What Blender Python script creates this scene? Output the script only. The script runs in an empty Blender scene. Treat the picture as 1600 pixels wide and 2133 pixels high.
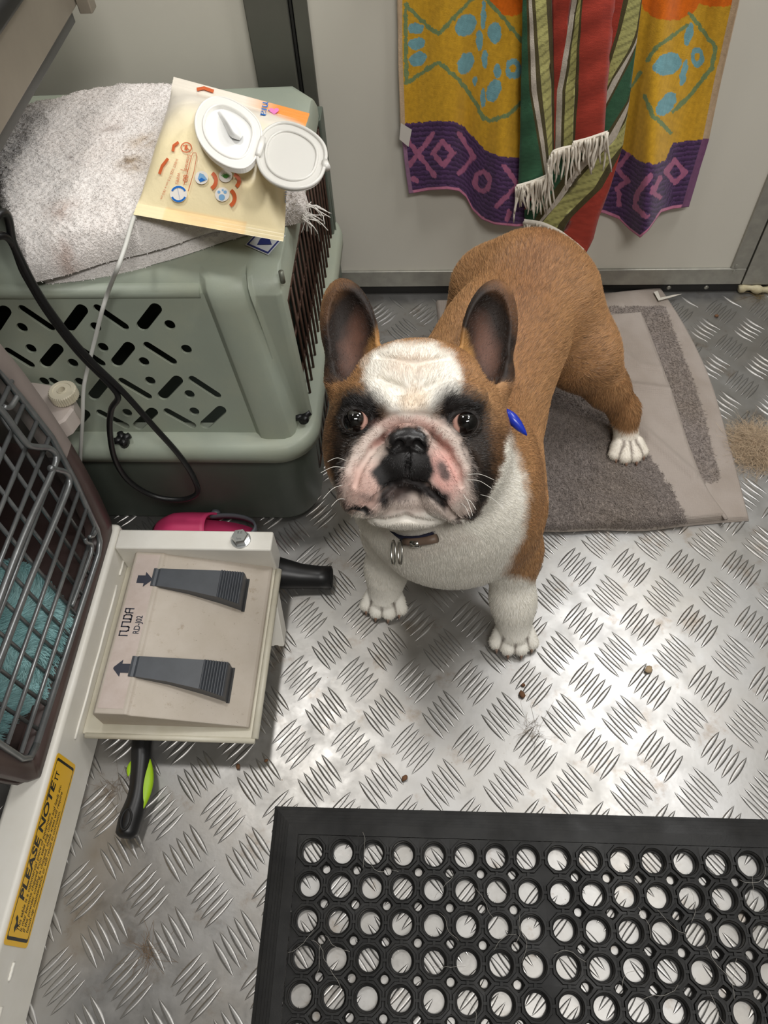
import bpy, bmesh, math, random
import numpy as np
from mathutils import Vector, Matrix, noise as mnoise
from mathutils.geometry import tessellate_polygon
random.seed(7)
rng = np.random.default_rng(7)
scene = bpy.context.scene
COL = scene.collection

# ------------------------------------------------------------------ camera
CAM_H = 0.9
FPX = 1578.855
PITCH, ROLL, YAW = 0.9783782, -0.0844266, -0.11640
def _basis():
    cp, sp = math.cos(PITCH), math.sin(PITCH)
    w = np.array([0, cp, -sp]); r = np.array([1., 0, 0]); u = np.array([0, sp, cp])
    c, s = math.cos(ROLL), math.sin(ROLL)
    r2 = c*r + s*u; u2 = -s*r + c*u
    cy, sy = math.cos(YAW), math.sin(YAW)
    R = np.array([[cy, sy, 0], [-sy, cy, 0], [0, 0, 1]])
    return R@r2, R@u2, R@w
CR, CU, CW = _basis()
CP = np.array([0., 0., CAM_H])
cam_data = bpy.data.cameras.new('camera')
cam_data.sensor_fit = 'HORIZONTAL'; cam_data.sensor_width = 36.0
cam_data.lens = FPX/1600*36.0
cam_data.clip_start = 0.02; cam_data.clip_end = 20
cam = bpy.data.objects.new('camera', cam_data); COL.objects.link(cam)
m = Matrix.Identity(4)
for i in range(3):
    m[i][0], m[i][1], m[i][2], m[i][3] = CR[i], CU[i], -CW[i], CP[i]
cam.matrix_world = m
scene.camera = cam
# pixel (1600x2133 frame) -> point on a plane of the room
def ray(u, v): return CW + CR*(u-800)/FPX - CU*(v-1066.5)/FPX
def oz(u, v, z=0.): d = ray(u, v); return CP + d*(z-CAM_H)/d[2]
def oy(u, v, y): d = ray(u, v); return CP + d*y/d[1]
def ox(u, v, x): d = ray(u, v); return CP + d*x/d[0]
def od(u, v, t): return CP + ray(u, v)*t

# ------------------------------------------------------------------ light
scene.view_settings.view_transform = 'Standard'
scene.view_settings.look = 'None'
scene.view_settings.gamma = 1.0
scene.view_settings.use_curve_mapping = False
scene.view_settings.exposure = 0.35
world = bpy.data.worlds.new('world'); scene.world = world
world.use_nodes = True
world.node_tree.nodes['Background'].inputs[0].default_value = (0.95, 0.98, 1.0, 1)
world.node_tree.nodes['Background'].inputs[1].default_value = 0.25
def area_light(name, loc, target, sx, sy, power, col):
    L = bpy.data.lights.new(name, 'AREA'); L.shape = 'RECTANGLE'
    L.size = sx; L.size_y = sy; L.energy = power; L.color = col
    o = bpy.data.objects.new(name, L); COL.objects.link(o)
    o.location = loc
    o.rotation_euler = (Vector(target)-Vector(loc)).to_track_quat('-Z', 'Y').to_euler()
    return o
area_light('wall_lamp_light', (0.56, 0.93, 1.36), (0.15, 0.40, 0), 0.26, 0.14, 3.4, (0.97, 0.98, 1.0))
area_light('ceiling_lamp_light', (0.62, 0.62, 1.90), (0.45, 0.45, 0), 0.30, 0.20, 4.6, (1.0, 0.985, 0.955))
area_light('ceiling_lamp_light', (0.40, -0.42, 1.90), (0.22, 0.3, 0.2), 0.70, 0.30, 15.0, (1.0, 0.98, 0.95))
area_light('ceiling_lamp_light', (-0.42, 0.80, 1.90), (-0.35, 0.75, 0), 0.22, 0.16, 5.5, (1.0, 0.98, 0.95))

# ------------------------------------------------------------------ helpers
def rgb(r, g, b, a=1.0):
    f = lambda c: (c/255/12.92) if c/255 <= 0.04045 else ((c/255+0.055)/1.055)**2.4
    return (f(r), f(g), f(b), a)
class NT:
    def __init__(s, name):
        s.m = bpy.data.materials.new(name); s.m.use_nodes = True
        s.t = s.m.node_tree; s.n = s.t.nodes; s.b = s.n['Principled BSDF']
    def node(s, kind, **kw):
        x = s.n.new(kind)
        for k, v in kw.items():
            if k.startswith('i_'):
                x.inputs[int(k[2:]) if k[2:].isdigit() else k[2:].replace('_', ' ')].default_value = v
            else: setattr(x, k, v)
        return x
    def link(s, a, b): s.t.links.new(a, b)
    def set(s, **kw):
        for k, v in kw.items(): s.b.inputs[k.replace('_', ' ')].default_value = v
    def coord(s, out='Object'): return s.node('ShaderNodeTexCoord').outputs[out]
    def noise(s, scale, detail=4, rough=0.55, src=None, dist=0.0):
        x = s.node('ShaderNodeTexNoise'); x.inputs['Scale'].default_value = scale
        x.inputs['Detail'].default_value = detail; x.inputs['Roughness'].default_value = rough
        x.inputs['Distortion'].default_value = dist
        s.link(src if src is not None else s.coord(), x.inputs['Vector']); return x.outputs['Fac']
    def ramp(s, fac, stops):
        x = s.node('ShaderNodeValToRGB'); e = x.color_ramp.elements
        while len(e) < len(stops): e.new(0.5)
        for k, (p, c) in enumerate(stops): e[k].position = p; e[k].color = c
        s.link(fac, x.inputs[0]); return x.outputs[0]
    def mix(s, fac, a, b, mode='MIX'):
        x = s.node('ShaderNodeMix', data_type='RGBA', blend_type=mode)
        for k, v in ((0, fac), (6, a), (7, b)):
            if hasattr(v, 'default_value') or hasattr(v, 'is_output'): s.link(v, x.inputs[k])
            else: x.inputs[k].default_value = v
        return x.outputs[2]
    def bump(s, h, strength=0.3, dist=0.001, normal=None):
        x = s.node('ShaderNodeBump'); x.inputs['Strength'].default_value = strength
        x.inputs['Distance'].default_value = dist
        s.link(h, x.inputs['Height'])
        if normal is not None: s.link(normal, x.inputs['Normal'])
        s.link(x.outputs[0], s.b.inputs['Normal']); return x.outputs[0]
    def color(s, c): s.link(c, s.b.inputs['Base Color'])
    def attr(s, name): 
        x = s.node('ShaderNodeAttribute'); x.attribute_name = name; return x
def plain(name, col, rough=0.5, metal=0.0, spec=0.5, bump=None, var=None, **kw):
    n = NT(name); n.set(Base_Color=col, Roughness=rough, Metallic=metal, Specular_IOR_Level=spec)
    for k, v in kw.items(): n.b.inputs[k.replace('_', ' ')].default_value = v
    if var:
        sc, amt, c2 = var
        f = n.noise(sc, 5, 0.6)
        n.color(n.ramp(f, [(0.5-amt, col), (0.5+amt, c2)]))
    if bump: n.bump(n.noise(bump[0], 4), bump[1], bump[2])
    return n.m

def mobj(name, V, F, mat, parent=None, smooth=True, cols=None, colname='Col', attrs=None):
    me = bpy.data.meshes.new(name)
    me.from_pydata([tuple(map(float, v)) for v in V] if not isinstance(V, np.ndarray) else V.tolist(), [], F if not isinstance(F, np.ndarray) else F.tolist())
    me.validate(); me.update()
    if smooth: me.polygons.foreach_set('use_smooth', [True]*len(me.polygons))
    if mat is not None:
        for mm in (mat if isinstance(mat, (list, tuple)) else [mat]): me.materials.append(mm)
    if cols is not None:
        a = me.color_attributes.new(colname, 'FLOAT_COLOR', 'POINT')
        a.data.foreach_set('color', np.asarray(cols, dtype=np.float32).ravel())
    if attrs:
        for k, v in attrs.items():
            a = me.attributes.new(k, 'FLOAT', 'POINT'); a.data.foreach_set('value', np.asarray(v, dtype=np.float32))
    o = bpy.data.objects.new(name, me); COL.objects.link(o)
    if parent is not None: o.parent = parent
    return o
def empty(name, loc=(0, 0, 0)):
    o = bpy.data.objects.new(name, None); COL.objects.link(o); o.empty_display_size = 0.02
    o.location = loc
    return o
def tag(o, label, cat, group=None):
    o['label'] = label; o['category'] = cat
    if group: o['group'] = group
    return o
def struct(o, label=None):
    o['kind'] = 'structure'
    if label: o['label'] = label
    return o
def reparent(o, p):          # parent without moving (p may sit away from the origin)
    o.parent = p; o.matrix_parent_inverse = Matrix.Translation(p.location).inverted()
    return o
class MB:
    """collects vertices and faces"""
    def __init__(s): s.V = []; s.F = []; s.C = []
    def add(s, V, F, c=None):
        k = len(s.V); s.V += [tuple(map(float, v)) for v in V]; s.F += [tuple(i+k for i in f) for f in F]
        if c is not None: s.C += [c]*len(V)
        return s
    def box(s, a, b, c=None):
        (x0, y0, z0), (x1, y1, z1) = a, b
        V = [(x0,y0,z0),(x1,y0,z0),(x1,y1,z0),(x0,y1,z0),(x0,y0,z1),(x1,y0,z1),(x1,y1,z1),(x0,y1,z1)]
        return s.add(V, [(0,3,2,1),(4,5,6,7),(0,1,5,4),(1,2,6,5),(2,3,7,6),(3,0,4,7)], c)
    def hexa(s, P, c=None):
        return s.add(P, [(0,3,2,1),(4,5,6,7),(0,1,5,4),(1,2,6,5),(2,3,7,6),(3,0,4,7)], c)
    def tube(s, P, r, n=8, closed=False, caps=True, c=None):
        V, F = tube(P, r, n, closed, caps); return s.add(V, F, c)
    def cyl(s, p, q, r0, r1=None, n=16, c=None):
        return s.tube([p, q], [r0, r0 if r1 is None else r1], n, c=c)
    def obj(s, name, mat, parent=None, smooth=False, bevel=None, subd=0):
        o = mobj(name, s.V, s.F, mat, parent, smooth, s.C if s.C else None)
        if bevel:
            b = o.modifiers.new('bevel', 'BEVEL'); b.width = bevel; b.segments = 2; b.limit_method = 'ANGLE'
            b.angle_limit = math.radians(40); b.harden_normals = False
            o.data.polygons.foreach_set('use_smooth', [True]*len(o.data.polygons))
            w = o.modifiers.new('wn', 'WEIGHTED_NORMAL'); w.keep_sharp = True
        if subd:
            d = o.modifiers.new('subd', 'SUBSURF'); d.levels = subd; d.render_levels = subd
        return o
def tube(P, r, n=8, closed=False, caps=True):
    P = [Vector(tuple(map(float, p))) for p in P]; N = len(P)
    rs = list(r) if hasattr(r, '__len__') else [r]*N
    T = []
    for i in range(N):
        a = P[(i-1) % N] if (closed or i > 0) else P[i]; b = P[(i+1) % N] if (closed or i < N-1) else P[i]
        T.append((b-a).normalized())
    up = Vector((0, 0, 1)) if abs(T[0].z) < 0.9 else Vector((1, 0, 0))
    x = T[0].cross(up).normalized(); V = []; F = []
    for i in range(N):
        x = (x - T[i]*x.dot(T[i])).normalized(); y = T[i].cross(x)
        for k in range(n):
            a = 2*math.pi*k/n; V.append(tuple(P[i] + (x*math.cos(a) + y*math.sin(a))*rs[i]))
    for i in range(N if closed else N-1):
        j = (i+1) % N
        for k in range(n): F.append((i*n+k, i*n+(k+1) % n, j*n+(k+1) % n, j*n+k))
    if caps and not closed:
        F.append(tuple(range(n))[::-1]); F.append(tuple((N-1)*n+k for k in range(n)))
    return V, F
def spline(P, k=8, closed=False):
    P = np.asarray(P, float); N = len(P); out = []
    g = lambda i: P[i % N] if closed else P[min(max(i, 0), N-1)]
    for i in range(N if closed else N-1):
        p0, p1, p2, p3 = g(i-1), g(i), g(i+1), g(i+2)
        for t in np.linspace(0, 1, k, endpoint=False):
            out.append(0.5*((2*p1)+(-p0+p2)*t+(2*p0-5*p1+4*p2-p3)*t*t+(-p0+3*p1-3*p2+p3)*t**3))
    if not closed: out.append(P[-1])
    return np.array(out)
def resample(P, n):
    P = np.asarray(P, float); d = np.r_[0, np.cumsum(np.linalg.norm(np.diff(P, axis=0), axis=1))]
    t = np.linspace(0, d[-1], n); return np.stack([np.interp(t, d, P[:, k]) for k in range(P.shape[1])], 1)
def gridfaces(nu, nv, closed_u=False):
    F = []
    for j in range(nv-1):
        for i in range(nu if closed_u else nu-1):
            a = j*nu+i; b = j*nu+(i+1) % nu; F.append((a, b, b+nu, a+nu))
    return F
def vnoise(X, scale, octaves=3, seed=0.0):
    """cheap smooth numpy noise on (N,3) points, about -1..1"""
    out = np.zeros(len(X)); amp = 1.0; tot = 0
    rs = np.random.default_rng(int(seed*1000)+5)
    for o in range(octaves):
        for k in range(5):
            d = rs.normal(size=3); d /= np.linalg.norm(d); ph = rs.uniform(0, 6.28)
            d2 = rs.normal(size=3); d2 /= np.linalg.norm(d2)
            w = scale*2**o*rs.uniform(.7, 1.4)
            out += amp*np.sin(X@d*w + ph + 1.3*np.sin(X@d2*w*.7+ph*2))
        tot += amp*5; amp *= .55
    return out/tot*2.2
_dg = None
def text_mesh(txt, size=1.0, align='LEFT', bold=0.):
    cu = bpy.data.curves.new('lettering', 'FONT'); cu.body = txt; cu.size = size; cu.align_x = align
    cu.resolution_u = 3; cu.offset = bold*size
    o = bpy.data.objects.new('lettering', cu); COL.objects.link(o)
    bpy.context.view_layer.update()
    ev = o.evaluated_get(bpy.context.evaluated_depsgraph_get()); me = ev.to_mesh()
    V = np.array([v.co[:] for v in me.vertices]).reshape(-1, 3); F = [tuple(p.vertices) for p in me.polygons]
    ev.to_mesh_clear(); bpy.data.objects.remove(o); bpy.data.curves.remove(cu)
    return V, F
def slab_from_loop(loop, holes, fn, thick):
    """flat polygon with holes (2-D loops) -> closed plate; fn(x,y,t) gives 3-D, t = 0 front, 1 back"""
    loops = [loop]+holes; flat = [p for l in loops for p in l]
    tris = tessellate_polygon([[Vector((p[0], p[1], 0)) for p in l] for l in loops])
    n = len(flat); V = [fn(p[0], p[1], 0) for p in flat]+[fn(p[0], p[1], 1) for p in flat]
    F = []
    for t in tris: F.append(tuple(t)); F.append(tuple(i+n for i in t[::-1]))
    k = 0
    for l in loops:
        for i in range(len(l)):
            a = k+i; b = k+(i+1) % len(l); F.append((a, b, b+n, a+n))
        k += len(l)
    return V, F
def fixnormals(o):
    bm = bmesh.new(); bm.from_mesh(o.data); bmesh.ops.recalc_face_normals(bm, faces=bm.faces[:])
    bm.to_mesh(o.data); bm.free(); return o
# ------------------------------------------------------------------ room shell
WY = 1.068          # inner face of the rear wall / door sill
n = NT('painted_panel'); n.set(Roughness=0.42, Specular_IOR_Level=0.45)
n.color(n.ramp(n.noise(1.8, 3), [(0.3, rgb(206, 202, 190)), (0.7, rgb(213, 209, 197))])); n.bump(n.noise(900, 2), 0.05, 0.0004)
M_PANEL = n.m
n = NT('brushed_aluminium_trim'); n.set(Roughness=0.42, Metallic=0.55)
n.color(n.ramp(n.noise(60, 4), [(0.3, rgb(150, 148, 140)), (0.7, rgb(168, 166, 156))]))
M_TRIM = n.m
M_DARKTRIM = plain('dark_anodised_trim', rgb(98, 98, 90), 0.45, 0.25, var=(9, .2, rgb(88, 88, 80)))
M_BLACKGAP = plain('black_rubber_sill', rgb(24, 23, 21), 0.6)
M_WALL = plain('van_wall_lining', rgb(120, 118, 112), 0.55)
M_CEIL = plain('van_ceiling_lining', rgb(170, 169, 165), 0.6)
n = NT('tread_plate_aluminium'); n.set(Metallic=0.85, Roughness=0.36, Specular_IOR_Level=0.6)
co = n.coord()
base = n.ramp(n.noise(7, 6, .6, co), [(0.25, rgb(150, 147, 142)), (0.75, rgb(170, 169, 168))])
dirt = n.ramp(n.noise(22, 8, .7, co), [(0.56, (0, 0, 0, 1)), (0.78, (1, 1, 1, 1))])
c1 = n.mix(n.ramp(n.noise(5, 5, .65, co, .4), [(0.5, (0, 0, 0, 1)), (0.85, (.55, .55, .55, 1))]), base, rgb(150, 138, 122))
c2 = n.mix(dirt, c1, rgb(124, 108, 90))
sp = n.ramp(n.noise(260, 3, .6, co), [(0.70, (0, 0, 0, 1)), (0.76, (1, 1, 1, 1))])
n.color(n.mix(sp, c2, rgb(112, 98, 82)))
n.link(n.ramp(n.noise(30, 6, .7, co), [(0.3, (.30, .30, .30, 1)), (0.75, (.48, .48, .48, 1))]), n.b.inputs['Roughness'])
n.bump(n.noise(180, 4, .6, co), 0.12, 0.0006)
M_FLOOR = n.m

XL, XR, YB, ZC = -1.05, 0.92, -1.0, 1.95
def quad(name, P, mat): return struct(mobj(name, P, [(0, 1, 2, 3)], mat, None, False))
FLOOR = MB().box((XL, YB, -0.02), (XR, WY+0.06, 0)).obj('floor', M_FLOOR); struct(FLOOR, 'five bar aluminium tread plate floor')
# embossed bars: groups of five, alternating at +-49.6 degrees
BL, BW, BH = 0.0428, 0.0066, 0.0011
def bar_mesh():
    V = []; F = []; nu, nv = 13, 9
    for i in range(nu):
        t = -1+2*i/(nu-1); w = (1-t*t)**0.85 if abs(t) < 1 else 0
        for j in range(nv):
            s = -1+2*j/(nv-1)
            e = min(1, (1-abs(s))/.42); V.append((t*BL/2, s*w*BW/2, e*e*(3-2*e)*min(1, w*1.6)*BH*(1-.12*s*s) + 0.00005))
    for i in range(nu-1):
        for j in range(nv-1):
            a = i*nv+j; F.append((a, a+nv, a+nv+1, a+1))
    return V, F
bv, bf = bar_mesh()
A_ = math.radians(49.6)
bars = []
DX, DY = 0.07149, 0.083257
for i in range(-14, 15):
    for j in range(-17, 11):
        for kind in (0, 1):
            cx, cy = -0.0561+DX*(i+.5*kind), 0.3084+DY*(j+.5*kind)
            for k in range(-2, 3):
                if kind == 0: x, y, a = cx+.0063*k, cy+.0073*k, -A_
                else: x, y, a = cx+.0063*k, cy-.0073*k, A_
                if XL+.02 < x < XR-.02 and YB+.02 < y < WY-.02: bars.append((x, y, a))
def hidden(x, y):      # under the mat, the crate, the table beam or the pedal tray
    if -.17 < x < .9 and y < .185 : return True
    if x < -.19 and y > .60: return True
    if x < -.40: return True
    if .16 < x < .40 and .60 < y: return True
    return False
def pix(x, y):
    d = np.array([x, y, 0])-CP; z = d@CW; return 800+FPX*(d@CR)/z, 1066.5-FPX*(d@CU)/z, z
scored = []
for b in bars:
    u, v, z = pix(b[0], b[1]); vis = z > .05 and -20 < u < 1620 and -20 < v < 2150 and not hidden(b[0], b[1])
    scored.append((0 if vis else 1, z, b))
scored.sort(key=lambda t: (t[0], t[1]))
bar_me = bpy.data.meshes.new('tread_bar'); bar_me.from_pydata(bv, [], bf); bar_me.materials.append(M_FLOOR)
bar_me.polygons.foreach_set('use_smooth', [True]*len(bar_me.polygons))
for _, _, (x, y, a) in scored[:300]:
    o = bpy.data.objects.new('tread_bar', bar_me); COL.objects.link(o); o.parent = FLOOR
    o.location = (x, y, 0); o.rotation_euler = (0, 0, a)
bva = np.array(bv); bfa = np.array(bf); NV = []; NF = []
for k, (_, _, (x, y, a)) in enumerate(scored[300:]):
    c, s = math.cos(a), math.sin(a)
    NV.append(np.stack([bva[:, 0]*c-bva[:, 1]*s+x, bva[:, 0]*s+bva[:, 1]*c+y, bva[:, 2]], 1)); NF.append(bfa+k*len(bva))
o = mobj('tread_bars', np.concatenate(NV), np.concatenate(NF), M_FLOOR, FLOOR); o['kind'] = 'stuff'

# rear wall: fixed panel on the left, black sill, door leaf with aluminium edging, right jamb
wb = MB().box((XL, WY+.004, 0), (-.2475, WY+.03, ZC)).obj('wall_back', M_PANEL); struct(wb)
t1 = MB().box((-.2475, WY-.012, .0), (-.192, WY+.03, ZC)).obj('trim_1', M_DARKTRIM, None, False, .002); struct(t1, 'dark metal door post left of the door')
t2 = MB().box((-.1905, WY-.006, .0), (-.1875, WY+.03, ZC)).obj('trim_2', M_BLACKGAP); struct(t2)
sill = MB().box((-.1875, WY, 0), (XR, WY+.05, .0215)).obj('trim_3', M_BLACKGAP); struct(sill, 'black rubber sill under the door')
for x in (.40, .463):
    V = []; F = []
    MB().cyl((x, WY-.0012, .009), (x, WY+.001, .009), .0038, n=12).obj('rivet', M_TRIM, sill, True)
door = empty('door_1', (0, WY, .02)); struct(door, 'pale grey rear door leaf edged with aluminium channel')
def dpart(name, mb, mat, bev=None): return reparent(mb.obj(name, mat, None, False, bev), door)
dpart('panel', MB().box((-.168, WY-.001, .050), (.4905, WY+.03, ZC)), M_PANEL)
dpart('bottom_edging', MB().box((-.1865, WY-.006, .0195), (.5155, WY+.03, .0515)), M_TRIM, .0015)
dpart('left_edging', MB().box((-.1865, WY-.0055, .0515), (-.1675, WY+.03, ZC)), M_DARKTRIM, .0015)
dpart('right_edging', MB().box((.4895, WY-.0055, .0515), (.5155, WY+.03, ZC)), M_TRIM, .0015)
for x, z in ((.4965, .046), (.4965, .0575), (-.176, .044)):
    dpart('screw', MB().cyl((x, WY-.0075, z), (x, WY, z), .0030, n=12), M_TRIM)
t4 = MB().box((.5185, WY-.004, .0165), (XR, WY+.03, ZC)).obj('trim_4', M_TRIM, None, False, .0015); struct(t4, 'aluminium door jamb at the right')
# bead of old sealant under the right jamb
P = []
for i in range(40):
    t = i/39; P.append((.517+t*.25, WY-.004+.002*math.sin(t*37), .008+.0022*math.sin(t*23)))
V, F = tube(P, [.0065+.002*math.sin(i*1.7) for i in range(40)], 8)
o = mobj('trim_5', V, F, plain('old_sealant', rgb(196, 188, 160), .7, var=(60, .2, rgb(168, 155, 120)))); struct(o, 'cream bead of old sealant under the right jamb')
struct(MB().box((XL-.03, YB, 0), (XL, WY+.03, ZC)).obj('wall_left', plain('darkened_wall_lining', rgb(74, 72, 68), .55)))  # unseen wall, colour darkened so its reflection dims the floor
struct(MB().box((XR, YB, 0), (XR+.03, WY+.03, ZC)).obj('wall_right', M_WALL))
struct(MB().box((XL, YB-.03, 0), (XR, YB, ZC)).obj('wall_front', M_WALL))
struct(MB().box((XL, YB, ZC), (XR, WY+.03, ZC+.03)).obj('ceiling', M_CEIL))

# ------------------------------------------------------------------ rubber drainage mat
n = NT('black_rubber'); n.set(Roughness=0.5, Specular_IOR_Level=0.3)
co = n.coord()
n.color(n.ramp(n.noise(40, 6, .65, co), [(0.3, rgb(15, 15, 15)), (0.8, rgb(30, 29, 27))]))
n.link(n.ramp(n.noise(14, 5, .6, co), [(0.35, (.42, .42, .42, 1)), (0.7, (.7, .7, .7, 1))]), n.b.inputs['Roughness'])
n.bump(n.noise(500, 3, .6, co), 0.25, 0.0004)
M_RUBBER = n.m
PM = 0.033317; MO = np.array([-0.12786, 0.14785]); MA = math.radians(.6)
mat_root = empty('rubber_mat', (.2, 0, 0))
tag(mat_root, 'black rubber drainage mat with rows of round holes lying on the tread plate', 'mat')
NC, NR = 22, 11; HT = .0122
def matpt(a, b, z):
    c, s = math.cos(MA), math.sin(MA); return (MO[0]+a*c-b*s, MO[1]+a*s+b*c, z)
ang = np.linspace(0, 2*np.pi, 49)[:-1]
def outer(notch):
    out = []
    for t in ang:
        c, s = math.cos(t), math.sin(t); h = PM/2
        r = h/max(abs(c), abs(s))
        q = 0 if (c > 0 and s > 0) else 1 if (c < 0 and s > 0) else 2 if (c < 0 and s < 0) else 3
        if notch[q]:
            kx, ky = (h if c > 0 else -h), (h if s > 0 else -h)
            rr = .0060; d = c*kx+s*ky; disc = d*d-(kx*kx+ky*ky-rr*rr)
            if disc > 0: r = min(r, d-math.sqrt(disc))
        out.append(r)
    return np.array(out)
oct_ = np.array([0.0150/max(abs(math.cos(((t+math.pi/8) % (math.pi/4))-math.pi/8)), .01)*.985 for t in ang])
fb = MB()
for j in range(NR):
    for i in range(NC):
        nt = [True]*4
        if i == 7: nt[0] = nt[3] = False
        if i == 8: nt[1] = nt[2] = False
        if i == 0: nt[1] = nt[2] = False
        if i == NC-1: nt[0] = nt[3] = False
        if j == 0: nt[0] = nt[1] = False
        if j == NR-1: nt[2] = nt[3] = False
        ro = outer(nt); oc = np.minimum(oct_, ro*.985)
        rings = [(ro, 0.0*ang+.0004), (ro, 0*ang+HT-.0030), (np.minimum(oc+.0006, ro), 0*ang+HT-.0028), (oc, 0*ang+HT), (0*ang+.0132, 0*ang+HT), (0*ang+.0126, 0*ang+HT-.0008),
                 (0*ang+.0119, 0*ang+.0035), (0*ang+.0105, 0*ang+.0030), (0*ang+.0104, 0*ang+.0004)]
        V = []; F = []
        for (r, z) in rings:
            for t, rr, zz in zip(ang, r, z): V.append(matpt(i*PM+rr*math.cos(t), -j*PM+rr*math.sin(t), zz))
        for k in range(len(rings)-1):
            for q in range(48):
                a = k*48+q; b = k*48+(q+1) % 48; F.append((a, a+48, b+48, b))
        fb.add(V, F)
        # rubber links to the next rings
        for (dx, dy) in ((1, 0), (0, -1)):
            if (dx and i < NC-1) or (dy and j < NR-1):
                cx, cy = i*PM+dx*PM/2, -j*PM+dy*PM/2
                w, l = (.0014, .0022) if dy else (.0022, .0014)
                P = [matpt(cx+sx*w, cy+sy*l, z) for z in (HT-.0032, HT-.0008) for sx, sy in ((-1, -1), (1, -1), (1, 1), (-1, 1))]
                fb.hexa(P)
# small holes: lower collar inside each notch
for j in range(NR-1):
    for i in range(NC-1):
        if i == 7: continue
        V = []; F = []; cx, cy = (i+.5)*PM, -(j+.5)*PM
        for (r, z) in ((.0060, HT-.003), (.0054, .006), (.0042, .0035), (.0040, .0004)):
            for t in ang[::2]: V.append(matpt(cx+r*math.cos(t), cy+r*math.sin(t), z))
        for k in range(3):
            for q in range(24): a = k*24+q; b = k*24+(q+1) % 24; F.append((a, a+24, b+24, b))
        fb.add(V, F)
o = reparent(mobj('perforated_field', fb.V, fb.F, M_RUBBER, None, False), mat_root)
# stepped border
x0, x1 = -PM/2-.0005, (NC-.5)*PM+.0005; y1, y0 = PM/2+.0005, -(NR-.5)*PM-.0005
BWD = .0305
steps = [(0, HT-.0026), (.0115, HT-.0022), (.0118, HT-.0036), (.0148, HT-.0038), (.0151, HT-.0052), (.0182, HT-.0054), (.0185, HT-.0066), (.0216, HT-.0068), (.0219, HT-.0080), (.0262, HT-.0084), (.0266, .0022), (BWD, .0016), (BWD, 0)]
V = []; F = []
for (d, z) in steps:
    d += 0
    for (x, y) in ((x0-d, y0-d), (x1+d, y0-d), (x1+d, y1+d), (x0-d, y1+d)): V.append(matpt(x, y, z))
for k in range(len(steps)-1):
    for q in range(4): a = k*4+q; b = k*4+(q+1) % 4; F.append((a, a+4, b+4, b))
o = reparent(mobj('border', V, F, M_RUBBER, None, False), mat_root); fixnormals(o)
# ------------------------------------------------------------------ the dog (one continuous skin grown from a distance field)
HD = 0.68                                    # depth of the face plane along the lens axis
CAMAX = np.stack([CR, CU, -CW], 0)           # head is turned to face the lens: its axes
def hp(u, v, zmm=0.): return od(u, v, HD-zmm/1000.)
PRIMS = []; TOES = []
def E_(c, r, rot=None, k=.02, op='u'): PRIMS.append(('e', np.asarray(c, float), np.asarray(r, float), np.eye(3) if rot is None else rot, k, op))
def C_(a, b, ra, rb, k=.02, op='u'): PRIMS.append(('c', np.asarray(a, float), np.asarray(b, float), float(ra), float(rb), k, op))
def HE(u, v, z, r, k=8, op='u', roll=0., yaw=0., pit=0.):
    a, b, c = math.radians(roll), math.radians(yaw), math.radians(pit)
    Rz = np.array([[math.cos(a), math.sin(a), 0], [-math.sin(a), math.cos(a), 0], [0, 0, 1]])
    Ry = np.array([[math.cos(b), 0, -math.sin(b)], [0, 1, 0], [math.sin(b), 0, math.cos(b)]])
    Rx = np.array([[1, 0, 0], [0, math.cos(c), math.sin(c)], [0, -math.sin(c), math.cos(c)]])
    E_(hp(u, v, z), np.array(r)/1000., Rx@Ry@Rz@CAMAX, k/1000., op)
def HC(pts, r, k=5, op='u'):
    P = [hp(*p) for p in pts]; rs = r if hasattr(r, '__len__') else [r]*len(P)
    for i in range(len(P)-1): C_(P[i], P[i+1], rs[i]/1000., rs[i+1]/1000., k/1000., op)
def chain(P, r, k=.02, op='u'):
    for i in range(len(P)-1): C_(P[i], P[i+1], r[i], r[i+1], k, op)
def prim_d(p, X):
    if p[0] == 'e':
        q = (X-p[1])@p[3].T; r = p[2]
        k0 = np.sqrt(((q/r)**2).sum(1)); k1 = np.sqrt(((q/(r*r))**2).sum(1))+1e-9
        return k0*(k0-1)/k1
    a, b, ra, rb = p[1], p[2], p[3], p[4]
    ba = b-a; t = np.clip(((X-a)@ba)/(ba@ba+1e-12), 0, 1)
    return np.linalg.norm(X-a-t[:, None]*ba, axis=1)-(ra+(rb-ra)*t)
def combine(d, di, k, op):
    if op == 's':
        di = -di; h = np.clip(.5-.5*(d-di)/k, 0, 1); return d*(1-h)+di*h+k*h*(1-h)
    h = np.clip(.5+.5*(di-d)/k if False else .5-.5*(di-d)/k, 0, 1)
    return d*(1-h)+di*h-k*h*(1-h)
def sdf(X):
    d = np.full(len(X), .3)
    for p in PRIMS:
        if p[0] == 'e': c = p[1]; R = p[2].max()+.05
        else: c = (p[1]+p[2])/2; R = np.linalg.norm(p[1]-p[2])/2+max(p[3], p[4])+.05
        m_ = ((X-c)**2).sum(1) < R*R
        if m_.any():
            dm = prim_d(p, X[m_]); d[m_] = combine(d[m_], dm, p[-2], p[-1])
    return d
def surf(pts):
    """where the lens rays through these pixels meet the skin built so far"""
    T = np.linspace(.5, .95, 700); out = []
    for (u, v) in pts:
        P = CP+ray(u, v)*T[:, None]; d = sdf(P); i = int(np.argmax(d < 0)); out.append(P[i])
    return out
def HS(pts, r, inset, k=3, op='s'):
    P = surf(pts); rs = r if hasattr(r, '__len__') else [r]*len(P)
    P = [p+CW*inset/1000. for p in P]
    for i in range(len(P)-1): C_(P[i], P[i+1], rs[i]/1000., rs[i+1]/1000., k/1000., op)
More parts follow.
